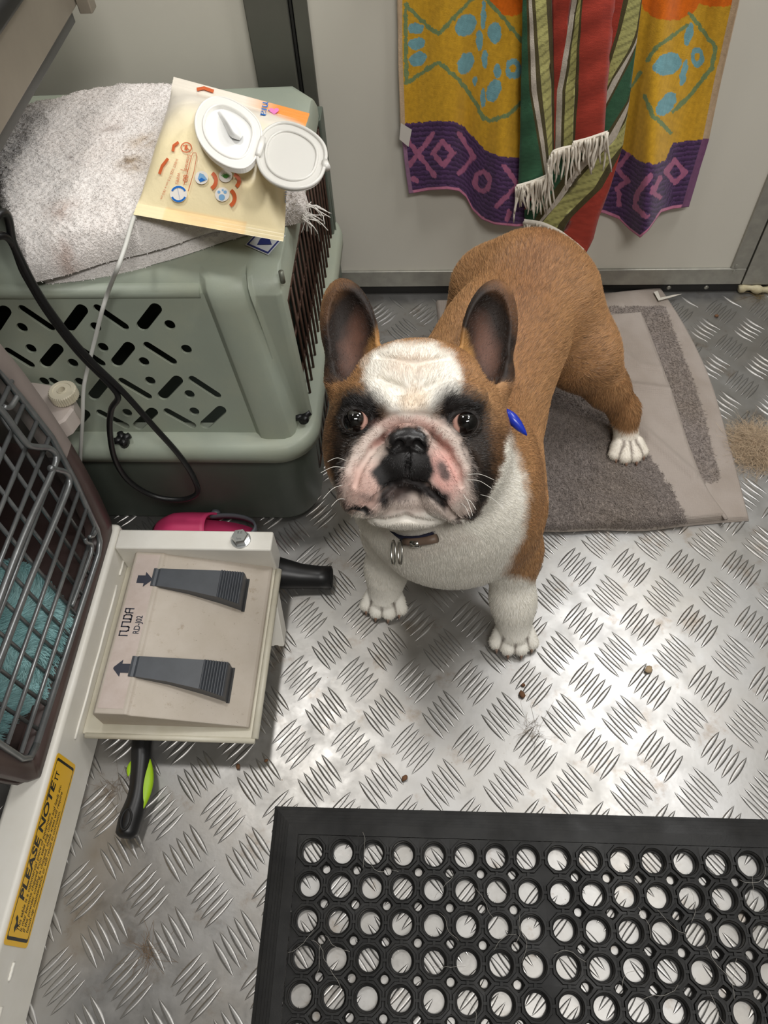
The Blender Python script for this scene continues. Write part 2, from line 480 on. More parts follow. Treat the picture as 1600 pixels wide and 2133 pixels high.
# torso
E_((.020, .478, .200), (.090, .072, .092), k=.03)
E_((.022, .455, .165), (.074, .050, .050), k=.04)
chain([(.020, .495, .205), (.030, .560, .208), (.050, .63, .213), (.080, .70, .226), (.118, .772, .236)], [.088, .085, .079, .072, .072], .03)
E_((.122, .795, .244), (.070, .058, .068), k=.03)
C_((.122, .845, .262), (.122, .858, .250), .014, .010, .02)              # stub tail
# neck
C_((.024, .495, .235), hp(868, 930, -75), .084, .068, .04)
# front legs
for (sh, el, wr, pw, toe) in (((.070, .475, .190), (.092, .466, .125), (.099, .432, .060), (.103, .412, .022), 1),
                              ((-.040, .488, .190), (-.050, .492, .125), (-.058, .475, .060), (-.062, .458, .022), 0)):
    chain([sh, el, wr, pw], [.050, .032, .0225, .0215], .025)
    d = Vector((0.02 if toe else -.1, -1, 0)).normalized(); s = Vector((-d.y, d.x, 0))*-1
    for t, (o, l) in enumerate(((-.0175, .012), (-.0066, .020), (.0066, .020), (.0175, .012))):
        b = Vector(pw)+s*o*.8; b.z = .022; e = Vector(pw)+d*l+s*o*1.25; e.z = .0105
        C_(b, e, .0102, .0094, .0022); TOES.append((b, e, d))
    E_((pw[0], pw[1], .012), (.021, .020, .012), k=.01)
# hind legs
for (P, r, pw, dd) in (([(.150, .785, .218), (.196, .756, .160), (.238, .742, .110), (.268, .733, .074), (.276, .716, .040)], [.066, .048, .0255, .0165, .0175], (.278, .702, .031), (.15, -1)),
                       ([(.080, .815, .215), (.060, .800, .150), (.060, .825, .085), (.060, .81, .038)], [.062, .048, .023, .020], (.060, .80, .031), (-.1, -1))):
    chain(P, r, .022)
    d = Vector((dd[0], dd[1], 0)).normalized(); s = Vector((-d.y, d.x, 0))*-1
    for t, (o, l) in enumerate(((-.0160, .010), (-.006, .018), (.006, .018), (.0160, .010))):
        b = Vector(pw)+s*o*.8; b.z = .034; e = Vector(pw)+d*l+s*o*1.25; e.z = .0255
        C_(b, e, .0098, .0088, .0022); TOES.append((b, e, d))
    E_((pw[0], pw[1], .027), (.020, .020, .012), k=.01)
# skull
HE(870, 850, -62, (72, 62, 66), 25)
HE(868, 800, -40, (60, 38, 40), 20)
for u, s in ((763, -1), (970, 1)):
    HE(u, 940, -52, (41 if s < 0 else 43, 60, 52), 22, roll=-8*s)          # cheeks
    HE(u+(10 if s < 0 else -14), 836, -6, (26, 16, 20), 8, roll=14*s)   # brows
HE(856, 985, -18, (58, 40, 34), 12)                       # upper jaw
# flews
HE(771, 1000, 6, (27, 33, 25), 7, roll=6)
HE(930, 998, 6, (28, 35, 25), 7, roll=-8)
HE(757, 1040, 0, (20, 15, 19), 6); HE(952, 1050, -2, (20, 17, 19), 6)
HE(850, 960, 16, (28, 22, 22), 8)                         # centre of the muzzle
HE(848, 1066, -16, (40, 17, 24), 4)                       # chin
HE(846, 1044, -4, (26, 11, 17), 4)                        # lower lip
HC([(775, 800, 6), (800, 842, 8), (848, 850, 8), (896, 842, 8), (935, 800, 5)], [5, 6, 7, 6, 5], 8)
# roll of skin over the nose
HS([(716, 1030), (722, 985), (742, 938), (786, 893), (846, 872), (908, 886), (952, 930), (974, 980), (982, 1030)], [5, 7.5, 9, 9, 8.5, 9, 9, 7.5, 5], 2.0, 2.5, 'u')
HS([(742, 1010), (750, 975), (775, 938), (803, 912)], [2.6, 3.6, 3.8, 2.6], 0.6, 2.5)
HS([(897, 910), (926, 938), (950, 975), (960, 1010)], [2.6, 3.8, 3.6, 2.6], 0.6, 2.5)
HS([(712, 1000), (722, 950), (748, 908), (790, 872)], [2, 2.6, 2.6, 2], 0.6, 3)
HS([(905, 872), (950, 905), (978, 950), (988, 1005)], [2, 2.6, 2.6, 2], 0.6, 3)
# nose
HE(849, 913, 31, (19.5, 13, 13), 2)
HE(827, 919, 35, (9.5, 10, 8.5), 2); HE(875, 919, 35, (9.5, 10, 8.5), 2)
# ears
EARS = ((728, 694, 12, -24, 30, 54), (1019, 697, -11, 24, 30, 54))
for (u, v, roll, yaw, rx, ry) in EARS:
    s = -1 if u < 850 else 1
    HE(u, v, -62, (rx, ry, 15), 8, roll=roll, yaw=yaw)
    HE(u-s*6, v+92, -60, (27, 30, 24), 16, roll=roll)
for (u, v, roll, yaw, rx, ry) in EARS:
    s = -1 if u < 850 else 1
    HE(u-s*3, v+8, -48, (rx-6.5, ry-7, 18), 4, 's', roll=roll, yaw=yaw)
    HE(u-s*4, v+70, -42, (15, 22, 14), 6, 's', roll=roll)
for (u, v, roll, yaw, rx, ry) in EARS:                     # folded skin at the outer base of the ear
    s = -1 if u < 850 else 1
    HC([(u+s*38, v+70, -52), (u+s*34, v+100, -48), (u+s*18, v+120, -44)], [4, 5.5, 5], 6)
# sockets, eyelids
HE(742, 876, 6, (13.5, 12.5, 14), 4, 's'); HE(967, 881, 6, (13.5, 12.5, 14), 4, 's')
for (u, v, s) in ((742, 876, -1), (967, 881, 1)):
    P = []
    for k in range(15):
        t = 2*math.pi*k/14; P.append((u+29*math.cos(t)-(4*s if math.cos(t)*s < 0 else 0), v-24*math.sin(t), 3.0-2.0*math.cos(t)*s+1.5*math.sin(t)))
    HC(P, 2.9, 2)
# folds, nostrils, mouth line
HS([(806, 912), (815, 897), (848, 886), (885, 897), (893, 912)], [2.0, 2.0, 1.8, 2.0, 2.0], 0.6, 1.5)
HS([(832, 927), (820, 937)], [4.6, 2.8], 0.5, 1.2); HS([(869, 927), (882, 937)], [4.6, 2.8], 0.5, 1.2)
HS([(850, 915), (850, 945), (850, 985)], [1.0, 1.8, 2.2], 0.3, 1.5)
HS([(850, 998), (818, 1010), (788, 1036), (758, 1064), (735, 1060)], [3.2, 4.2, 4.0, 3.6, 2.5], 0.5, 2)
HS([(850, 998), (886, 1012), (918, 1045), (946, 1078), (975, 1082)], [3.2, 4.2, 4.0, 3.6, 2.5], 0.5, 2)
HS([(790, 744), (866, 758), (938, 746)], [1.6, 2.2, 1.6], 0.4, 6)
HS([(866, 772), (858, 836)], [1.8, 2.2], 0.4, 5)
HS([(795, 790), (838, 808)], [1.4, 1.8], 0.4, 5); HS([(935, 790), (886, 808)], [1.4, 1.8], 0.4, 5)
HS([(790, 1085), (846, 1078), (900, 1088)], [2, 2.6, 2], 0.4, 4)

def surface_nets(lo, hi, h):
    ax = [np.arange(lo[i], hi[i]+h, h) for i in range(3)]
    sh = tuple(len(a) for a in ax); D = np.full(sh, .3)
    for p in PRIMS:
        if p[0] == 'e': a = b = p[1]; R = p[2].max()+.05
        else: a = np.minimum(p[1], p[2]); b = np.maximum(p[1], p[2]); R = max(p[3], p[4])+.05
        sl = tuple(slice(max(0, int((a[i]-R-lo[i])/h)), min(sh[i], int((b[i]+R-lo[i])/h)+2)) for i in range(3))
        g = np.stack(np.meshgrid(*[ax[i][sl[i]] for i in range(3)], indexing='ij'), -1)
        s3 = g.shape[:3]; dm = prim_d(p, g.reshape(-1, 3))
        D[sl] = combine(D[sl].ravel(), dm, p[-2], p[-1]).reshape(s3)
    ins = D < 0
    c = [ins[i:sh[0]-1+i, j:sh[1]-1+j, k:sh[2]-1+k] for i in (0, 1) for j in (0, 1) for k in (0, 1)]
    sm = sum(x.astype(np.int8) for x in c); act = (sm > 0) & (sm < 8)
    idx = np.full(act.shape, -1); I = np.argwhere(act); idx[act] = np.arange(len(I))
    acc = np.zeros((len(I), 3)); cnt = np.zeros(len(I))
    corners = [(i, j, k) for i in (0, 1) for j in (0, 1) for k in (0, 1)]
    for a in range(8):
        for b in range(a+1, 8):
            ca, cb = np.array(corners[a]), np.array(corners[b])
            if abs(ca-cb).sum() != 1: continue
            da = D[tuple((I+ca).T)]; db = D[tuple((I+cb).T)]
            x = (da < 0) != (db < 0); t = np.where(x, da/np.where(x, da-db, 1), 0)
            acc[x] += (ca+(cb-ca)*t[:, None])[x]; cnt[x] += 1
    V = (I+acc/cnt[:, None])*h+np.array(lo)
    F = []
    for axis in range(3):
        e = [0, 0, 0]; e[axis] = 1
        A = ins[tuple(slice(0, sh[i]-e[i]) for i in range(3))]; B = ins[tuple(slice(e[i], sh[i]) for i in range(3))]
        for Q, flip in (((A & ~B), False), ((~A & B), True)):
            q = np.argwhere(Q); o1, o2 = [(1, 2), (2, 0), (0, 1)][axis]
            ok = (q[:, o1] > 0) & (q[:, o2] > 0) & (q[:, o1] < act.shape[o1]) & (q[:, o2] < act.shape[o2]); q = q[ok]
            def at(d1, d2):
                z = q.copy(); z[:, o1] -= d1; z[:, o2] -= d2; return idx[tuple(z.T)]
            f = np.stack([at(1, 1), at(0, 1), at(0, 0), at(1, 0)], 1)
            F.append(f[:, ::-1] if flip else f)
    return V, np.concatenate(F)
def subdivide(V, F):
    e = np.sort(np.concatenate([F[:, [0, 1]], F[:, [1, 2]], F[:, [2, 3]], F[:, [3, 0]]]), 1)
    u, inv = np.unique(e, axis=0, return_inverse=True); inv = inv.ravel(); n = len(F); nV = len(V)
    mid = V[u].mean(1); cen = V[F].mean(1)
    m0, m1, m2, m3 = (inv[i*n:(i+1)*n]+nV for i in range(4)); c = np.arange(n)+nV+len(u)
    F2 = np.concatenate([np.stack([F[:, 0], m0, c, m3], 1), np.stack([m0, F[:, 1], m1, c], 1), np.stack([c, m1, F[:, 2], m2], 1), np.stack([m3, c, m2, F[:, 3]], 1)])
    return np.concatenate([V, mid, cen]), F2
def grad(X, d=None, e=.0008):
    d = sdf(X) if d is None else d
    return np.stack([sdf(X+np.eye(3)[i]*e)-d for i in range(3)], 1)/e, d
DV, DF = surface_nets((-.16, .33, -.004), (.36, .93, .56), .0034)
DV, DF = subdivide(DV, DF)
for it in range(2):
    g, d = grad(DV); g2 = (g**2).sum(1)[:, None]+1e-6
    DV = DV-np.clip(d[:, None]*g/g2, -.004, .004)
g, d = grad(DV, e=.0015); DN = g/(np.linalg.norm(g, axis=1)[:, None]+1e-9)
DV[:, 2] = np.maximum(DV[:, 2], .0012)
# --- coat colours, laid out over the animal
def project(P):
    d = P-CP; z = d@CW; return 800+FPX*(d@CR)/z, 1066.5-FPX*(d@CU)/z, z
U, Vv, Zd = project(DV)
def blob(cx, cy, rx, ry, roll=0., soft=.35):
    a = math.radians(roll); x = (U-cx)*math.cos(a)+(Vv-cy)*math.sin(a); y = -(U-cx)*math.sin(a)+(Vv-cy)*math.cos(a)
    return np.clip((1+soft/2-np.sqrt((x/rx)**2+(y/ry)**2))/soft, 0, 1)
def poly(P, soft=10.):
    P = np.array(P, float); inside = np.zeros(len(U), bool); dist = np.full(len(U), 1e9)
    for i in range(len(P)):
        a, b = P[i], P[(i+1) % len(P)]
        cr = ((a[1] > Vv) != (b[1] > Vv)) & (U < (b[0]-a[0])*(Vv-a[1])/(b[1]-a[1]+1e-9)+a[0]); inside ^= cr
        ba = b-a; t = np.clip(((U-a[0])*ba[0]+(Vv-a[1])*ba[1])/(ba@ba+1e-9), 0, 1)
        dist = np.minimum(dist, np.hypot(U-a[0]-ba[0]*t, Vv-a[1]-ba[1]*t))
    s = np.where(inside, dist, -dist); return np.clip(.5+s/(2*soft), 0, 1)
K = np.zeros((len(DV), 4)); K[:, 3] = 1
jit = vnoise(DV, 260, 3, .3); U = U+jit*5; Vv = Vv+vnoise(DV, 240, 3, .7)*5
def lay(w, col):
    w = np.clip(w, 0, 1)[:, None]; K[:, :3] = K[:, :3]*(1-w)+np.array(rgb(*col)[:3])*w
lay(np.ones(len(DV)), (176, 134, 92))
big = vnoise(DV, 34, 3, .1)
lay(np.clip(big*.5+.15, 0, .5), (150, 108, 70))
ctop = np.exp(-((DV[:, 0]-(.05+.28*(DV[:, 1]-.52)))/.035)**2)*(DV[:, 2] > .2)
lay(ctop*.45, (128, 82, 50))
head = np.clip((.80-Zd)/.02, 0, 1)*np.maximum(poly([(655, 780), (640, 560), (1100, 560), (1085, 780), (1062, 800), (1060, 880), (1052, 935), (1038, 990), (1012, 1040), (985, 1078), (930, 1092), (840, 1085), (770, 1080), (715, 1060), (700, 1010), (670, 920), (668, 830)], 5), 0)
body = 1-head
# chest, throat and legs in white
lay(body*poly([(690, 1000), (1030, 880), (1058, 900), (1092, 985), (1100, 1050), (1088, 1110), (1068, 1165), (1050, 1195), (1130, 1215), (1150, 1400), (700, 1400), (700, 1150)], 9), (242, 238, 228))
lay(body*(DV[:, 1] > .55)*np.clip((.060-DV[:, 2])/.012, 0, 1), (238, 230, 216))
# face
lay(head*blob(745, 930, 78, 140, -6, .7)*.8, (88, 62, 42)); lay(head*blob(990, 940, 76, 150, 8, .7)*.8, (84, 60, 42))
lay(head*blob(722, 800, 40, 80, 20, .6)*.7, (170, 128, 86)); lay(head*blob(1020, 800, 42, 90, -20, .6)*.7, (176, 134, 92))
lay(head*poly([(760, 800), (755, 765), (775, 735), (820, 716), (900, 714), (942, 736), (962, 790), (952, 830), (915, 845), (893, 872), (815, 872), (797, 850), (772, 830)], 8), (240, 235, 225))
lay(head*blob(858, 760, 50, 26, 0, .9)*.35, (226, 196, 170)); lay(head*blob(862, 835, 26, 30, 0, .9)*.5, (206, 176, 140))
lay(head*blob(748, 862, 54, 52, -15, .6), (26, 22, 21)); lay(head*blob(958, 862, 58, 52, 15, .6), (26, 22, 21))
lay(head*blob(722, 935, 30, 92, 6, .6)*.92, (30, 25, 22)); lay(head*blob(990, 950, 36, 100, -12, .6)*.92, (32, 26, 22))
lay(head*blob(1000, 1040, 42, 55, 0, .6)*.9, (30, 26, 24)); lay(head*blob(716, 1020, 18, 60, 0, .6)*.9, (36, 30, 28))
lay(head*poly([(712, 1030), (716, 980), (738, 930), (775, 892), (820, 862), (855, 858), (905, 866), (945, 895), (972, 945), (984, 1000), (985, 1060), (940, 1090), (880, 1100), (800, 1090), (735, 1062)], 7), (196, 180, 170))
lay(head*blob(762, 1015, 40, 52, 8, .8)*.75, (208, 170, 158)); lay(head*blob(925, 985, 34, 55, -14, .8)*.8, (206, 152, 142))
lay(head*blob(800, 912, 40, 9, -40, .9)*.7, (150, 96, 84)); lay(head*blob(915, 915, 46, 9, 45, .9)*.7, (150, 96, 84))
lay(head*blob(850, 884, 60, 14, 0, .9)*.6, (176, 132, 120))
lay(head*poly([(808, 905), (825, 890), (850, 886), (875, 892), (892, 910), (898, 945), (905, 980), (890, 1010), (860, 1002), (825, 1018), (790, 1015), (775, 985), (790, 955), (806, 945)], 6), (30, 28, 28))
lay(head*poly([(850, 990), (885, 1000), (935, 1030), (925, 1060), (905, 1050), (880, 1030), (850, 1028), (815, 1040), (800, 1060), (785, 1045), (800, 1015)], 6), (34, 28, 27))
lay(head*blob(832, 1030, 22, 16, 0, .9)*.8, (96, 82, 78)); lay(head*blob(922, 980, 11, 24, -20, .6)*.85, (52, 46, 46))
lay(head*blob(752, 1062, 30, 8, 12, .5), (26, 22, 22)); lay(head*blob(970, 1080, 40, 10, -25, .5), (26, 23, 23))
lay(head*blob(765, 1035, 20, 8, 0, .8)*.5, (90, 78, 74))
lay(np.clip((Zd-.60)/.01, 0, 1)*(Zd < .80)*poly([(790, 1075), (900, 1070), (960, 1095), (1000, 1120), (860, 1170), (720, 1110), (740, 1075)], 8), (238, 232, 222))
# ears
for (u, v, roll, s) in ((728, 694, 12, -1), (1019, 697, -11, 1)):
    e = np.clip((-.035-(HD-Zd))/.01+.5, 0, 1)*head*(Vv < 800)
    lay(e*blob(u, v-5, 74, 128, roll, .2)*.8, (74, 50, 36))
    lay(e*blob(u-s*2, v+6, 56, 112, roll, .35), (36, 27, 22)); lay(e*blob(u-s*8, v+26, 22, 58, roll, 1.2)*.6, (124, 86, 70))
    lay(e*blob(u-s*48, v+48, 16, 60, roll*1.5, .8)*.8, (186, 138, 82))
wet = np.clip(head*blob(849, 914, 46, 32, 0, .3), 0, 1)
n = NT('french_bulldog_coat'); a = n.attr('Col'); n.color(a.outputs['Color'])
w = n.attr('wet'); mr = n.node('ShaderNodeMapRange'); mr.inputs[3].default_value = .62; mr.inputs[4].default_value = .33
n.link(w.outputs['Fac'], mr.inputs[0]); n.link(mr.outputs[0], n.b.inputs['Roughness'])
n.set(Specular_IOR_Level=.35); n.bump(n.noise(700, 3, .6), .25, .0006); M_COAT = n.m
DOG = empty('french_bulldog', (.07, .56, 0))
tag(DOG, 'fawn and white french bulldog standing and looking up at the viewer', 'dog')
TD = np.stack([np.array([np.linalg.norm(np.asarray(DV[low_i]-(np.array(b)+np.clip(((DV[low_i]-np.array(b))@(np.array(e)-np.array(b)))/max(1e-9, (e-b).length_squared), 0, 1.2)[:, None]*(np.array(e)-np.array(b)))), axis=1)])[0] for (b, e, d) in TOES for low_i in [DV[:, 2] < .045]]) if True else None
TD.sort(axis=0); gap = np.zeros(len(DV)); gap[DV[:, 2] < .045] = (1-np.clip((TD[1]-TD[0])/.0030, 0, 1))*(TD[0] < .016)
lay(gap*.85, (84, 64, 52))
skin = reparent(mobj('body', DV, DF, M_COAT, None, True, K, 'Col', {'wet': wet}), DOG)

# crease shade between the toes is laid into the coat colour above
# eyes
for (u, v, s) in ((742, 876, -1), (967, 881, 1)):
    c = hp(u, v, -2.5); R = .0132; look = (CAMAX[2]+CAMAX[0]*(.30*s)+CAMAX[1]*.06); look /= np.linalg.norm(look)
    ax = Vector(look).to_track_quat('Z', 'Y'); V = []; Kc = []; F = []; nu, nv = 40, 24
    for j in range(nv):
        th = math.pi*j/(nv-1)
        for i in range(nu):
            ph = 2*math.pi*i/nu; bulge = 1+.06*max(0, math.cos(th))**14
            q = ax@Vector((math.sin(th)*math.cos(ph), math.sin(th)*math.sin(ph), math.cos(th)))*R*bulge
            V.append(c+np.array(q)); a = math.degrees(th)
            col = (5, 4, 4) if a < 32 else (22, 14, 10) if a < 48 else (9, 7, 6) if a < 54 else ((200, 156, 142) if np.dot(np.array(q), CAMAX[0])*s < -.0052 else (24, 18, 16))
            Kc.append(rgb(*col))
        
    F = gridfaces(nu, nv, True)
    if 'M_EYE' not in globals():
        n = NT('wet_eye'); n.color(n.attr('Col').outputs['Color']); n.set(Roughness=.04, Specular_IOR_Level=.6, Coat_Weight=.6, Coat_Roughness=.02); M_EYE = n.m
    reparent(mobj('eye', V, F, M_EYE, None, True, Kc), DOG)
# claws
M_CLAW = plain('horn_claw', rgb(150, 118, 100), .35)
for (b, e, d) in TOES:
    tip = e+d*.0118; tip.z = e.z-.0075; st = e+d*.004; st.z = e.z+.001; md = e+d*.0088; md.z = e.z-.002
    V, F = tube([st, md, tip], [.0030, .0022, .0007], 8); reparent(mobj('claw', V, F, M_CLAW), DOG)
# collar: a band round the neck, resting on the coat
def hit(u, v, t0=.5, t1=1.0):
    T = np.linspace(t0, t1, 900); P = CP+ray(u, v)*T[:, None]; d = sdf(P); i = np.argmax(d < 0); return P[i]
Pf, Pr = hit(862, 1120), hit(1066, 880)
nc = np.array([.008, .505, .262]); nrm = np.cross(Pf-nc, Pr-nc); nrm /= np.linalg.norm(nrm)
e1 = (Pf-nc)/np.linalg.norm(Pf-nc); e2 = np.cross(nrm, e1); rows = []
for k in range(72):
    t = 2*math.pi*k/72; dr = e1*math.cos(t)+e2*math.sin(t); T = np.linspace(.02, .16, 300)
    d = sdf(nc+dr*T[:, None]); i = np.argmax(d > 0); rr = T[i] if i else .09; rows.append(rr)
rows = np.array(rows)
for _ in range(3): rows = (np.roll(rows, 1)+rows*2+np.roll(rows, -1))/4
V = []; F = []
for k in range(72):
    t = 2*math.pi*k/72; dr = e1*math.cos(t)+e2*math.sin(t)
    for (w, o) in ((-.0050, .0004), (-.0050, .0026), (0, .0030), (.0050, .0026), (.0050, .0004)): V.append(nc+dr*(rows[k]+o-.0065*(1-math.exp(-((t if t < math.pi else t-2*math.pi)/.27)**4)))+nrm*w)
for k in range(72):
    for j in range(5):
        a, b = k*5+j, k*5+(j+1) % 5; c2, d2 = ((k+1) % 72)*5+(j+1) % 5, ((k+1) % 72)*5+j; F.append((a, b, c2, d2))
M_COLLAR = plain('dark_woven_collar', rgb(26, 27, 52), .7, bump=(900, .4, .0006))
M_CHROME = plain('nickel_plate', rgb(190, 188, 182), .22, 1.0)
collar = reparent(mobj('collar', V, F, M_COLLAR), DOG)
def on_collar(ta, out=.004): 
    k = int(ta/(2*math.pi)*72) % 72; t = 2*math.pi*k/72; return nc+(e1*math.cos(t)+e2*math.sin(t))*(rows[k]+out)
def kid(name, V, F, mat, par): 
    o = mobj(name, V, F, mat); o.parent = par; return o
# buckle plate, split rings and blue tag hang on the collar
pl = [on_collar(a, .0045) for a in (-.10, 0, .10, .2, .3)]
V, F = tube(pl, .0046, 10); kid('buckle', V, F, plain('worn_brown_leather', rgb(116, 96, 82), .5), collar)
V, F = tube([on_collar(.08, .006), on_collar(.14, .007)], .0045, 8); kid('buckle_stud', V, F, M_CHROME, collar)
c0 = on_collar(-.24, .006)
for off in (-.0035, .0035):
    c = c0+CR*off-CU*.011; P = [c+(CR*.25+(-CW)*.55)*.0075*math.sin(t)+CU*.0125*math.cos(t) for t in np.linspace(0, 2*np.pi, 25)[:-1]]
    V, F = tube(P, .0010, 6, True); kid('split_ring', V, F, M_CHROME, collar)
a, b = hp(1048, 852, -60), hp(1096, 908, -58); P = [a+(b-a)*t for t in np.linspace(0, 1, 9)]
V = []; rs = [.0015, .0035, .0050, .0056, .0054, .0048, .0038, .0025, .0006]
V, F = tube(P, rs, 10); V = [tuple(np.array(v)+(-CW)*.004) for v in V]
kid('tag', V, F, plain('glossy_blue_plastic', rgb(28, 52, 170), .25), collar)
# whiskers
M_WH = plain('pale_whisker', rgb(225, 222, 214), .4); wm = MB()
for (u0, v0, u1, v1) in ((722, 960, 682, 962), (720, 975, 668, 985), (715, 1010, 672, 1040), (720, 1040, 690, 1055), (968, 990, 1030, 1000), (972, 1000, 1025, 1018), (965, 1030, 985, 1075), (968, 1040, 992, 1062), (960, 1048, 980, 1080), (1000, 1030, 1050, 1060)):
    a = hit(u0, v0); b = od(u1, v1, (a-CP)@CW-.012); mid = (a+b)/2+CU*.003
    wm.tube(spline([a, mid, b], 5), [.00026]*6+[.00022]*4+[.0001], 5)
reparent(wm.obj('whiskers', M_WH, None, True), DOG)['kind'] = 'stuff'
# short coat: hair curves rooted on the skin
def fur(V, F, N, C, count, length_fn, dir_fn, name, parent, rad=.00022, mask=None, seed=3, lift=.42, var=.22):
    r = np.random.default_rng(seed)
    A = np.linalg.norm(np.cross(V[F[:, 1]]-V[F[:, 0]], V[F[:, 2]]-V[F[:, 0]]), axis=1)
    if mask is not None: A = A*mask[F].mean(1)
    f = r.choice(len(F), count, p=A/A.sum()); w = r.dirichlet((1, 1, 1, 1), count)
    tk = lambda X: (X[F[f]]*w[:, :, None]).sum(1)
    P, n_, c_ = tk(V), tk(N), tk(C); n_ /= np.linalg.norm(n_, axis=1)[:, None]
    d, L = dir_fn(P, n_), length_fn(P)*r.uniform(.6, 1.25, count)
    d = d+r.normal(size=d.shape)*.16; d -= n_*(d*n_).sum(1)[:, None]; d /= np.linalg.norm(d, axis=1)[:, None]+1e-9
    pts = []
    for t in (0, .35, .7, 1.0): pts.append(P-n_*.0006+n_*(L*lift*(t-.5*t*t))[:, None]+d*(L*t)[:, None]*.9)
    P4 = np.stack(pts, 1).reshape(-1, 3)
    hc = bpy.data.hair_curves.new(name); hc.add_curves([4]*count)
    hc.attributes['position'].data.foreach_set('vector', P4.astype(np.float32).ravel())
    ra = hc.attributes.get('radius') or hc.attributes.new('radius', 'FLOAT', 'POINT')
    ra.data.foreach_set('value', np.tile(np.array([1, .85, .55, .15])*rad, count).astype(np.float32))
    c_ = c_.copy(); lum = np.clip(c_[:, :3].mean(1)*1.3, 0, 1); c_[:, :3] *= np.clip(1+r.normal(0, 1, count)*var*(1-.78*lum), .4, 1.8)[:, None]
    ca = hc.attributes.new('Col', 'FLOAT_COLOR', 'CURVE'); ca.data.foreach_set('color', c_.astype(np.float32).ravel())
    o = bpy.data.objects.new(name, hc); COL.objects.link(o)
    return o
n = NT('short_dog_hair'); n.color(n.attr('Col').outputs['Color']); n.set(Roughness=.36, Specular_IOR_Level=.6); M_HAIR = n.m
nose = hp(850, 920, 20)
def dlen(P):
    u, v, z = project(P); hd = (z < .80) & (v < 1120)
    hw = np.clip((1150-v)/110, 0, 1)*np.clip((.84-z)/.05, 0, 1); L = .0056*hw+(1-hw)*np.where(P[:, 1] < .49, .0072, .0105); L = np.where(hd & (np.hypot(u-850, v-980) < 130), .0036, L)
    L = np.where(hd & (v < 790) & (z > .715), .0036, L); L = np.where(P[:, 2] < .06, .005, L); return L
def ddir(P, n_):
    u, v, z = project(P); hd = (z < .80) & (v < 1120); leg = P[:, 2] < .14
    d = np.tile(np.array([.22, .93, -.30]), (len(P), 1)); hv = P-nose; hv /= np.linalg.norm(hv, axis=1)[:, None]
    d[hd] = hv[hd]; d[leg] = (0, .15, -1)
    ch = (P[:, 1] < .47) & ~hd & ~leg; d[ch] = (0, -.1, -1); return d
toward = ((CP-DV)*DN).sum(1)/np.linalg.norm(CP-DV, axis=1)
msk = (toward > -.35).astype(float)*(1-wet*.98); eyem = np.ones(len(DV))
for (u, v) in ((742, 876), (967, 881)):
    u_, v_, z_ = project(DV); eyem *= 1-.97*((np.hypot((u_-u)/31, (v_-v)/26) < 1) & (z_ < .72))
msk = msk*eyem*np.where((Zd < .8), 2.2, 1.0)
coat = fur(DV, DF, DN, K, 170000, dlen, ddir, 'fur_coat', DOG, .00021, msk, 3, .42, .34)
coat.data.materials.append(M_HAIR); reparent(coat, DOG); coat['kind'] = 'stuff'
# ------------------------------------------------------------------ grooming table (base beam, tray bracket, raised top)
M_WHITE = plain('white_powder_coat', rgb(234, 231, 223), .38, var=(25, .25, rgb(226, 222, 211)), bump=(700, .06, .0004))
M_CREAM = plain('cream_powder_coat', rgb(216, 211, 195), .42, var=(40, .25, rgb(204, 198, 178)), bump=(700, .06, .0004))
M_GALV = plain('zinc_plated_steel', rgb(196, 198, 198), .28, .95)
TB = empty('grooming_table', (-.42, .3, 0))
tag(TB, 'electric dog grooming table with white base beam and raised grey top at the left', 'grooming table')
def tp(o): return reparent(o, TB)
beam = tp(MB().box((-.440, -.55, 0), (-.400, .512, .102)).obj('base_beam', M_WHITE, None, False, .006))
s = MB()
for (y0, y1) in ((-.52, -.008), (.013, .028), (.245, .44), (.455, .5)): s.tube([(-.3995, y0+t*(y1-y0), .066+.0006*math.sin(t*20)) for t in np.linspace(0, 1, 12)], .0016, 6)
o = s.obj('weld_seam', M_WHITE, None, True); o.parent = beam
tp(MB().box((-.92, -.05, 0), (-.44, .05, .05)).obj('base_cross_beam', M_WHITE, None, False, .004))
tp(MB().box((-.92, -.35, 0), (-.88, .512, .102)).obj('base_beam', M_WHITE, None, False, .006))
tp(MB().box((-.86, -.04, .05), (-.78, .04, .56)).obj('lift_column', M_WHITE, None, False, .004))
# bracket that carries the foot control
tp(MB().box((-.400, .475, .043), (-.2005, .5035, .1005)).obj('bracket_tube', M_WHITE, None, False, .0028))
tr = MB().box((-.400, .256, .0465), (-.200, .476, .0520)); tray = tp(tr.obj('tray', M_CREAM, None, False, .0015))
def sub(o, p):
    o.parent = p; return o
V, F = tube([(-.1985, .475, .0515), (-.1985, .256, .0515)], .0042, 12); sub(mobj('rolled_edge', V, F, M_CREAM), tray)
V, F = tube([(-.1985, .2545, .0495), (-.396, .2545, .0495)], .0036, 12); sub(mobj('rolled_edge', V, F, M_CREAM), tray)
tp(MB().hexa([(-.213, .391, 0), (-.189, .391, 0), (-.189, .414, 0), (-.213, .414, 0), (-.207, .448, .047), (-.202, .448, .047), (-.202, .470, .047), (-.207, .470, .047)]).obj('tray_foot', M_WHITE, None, False, .0012))
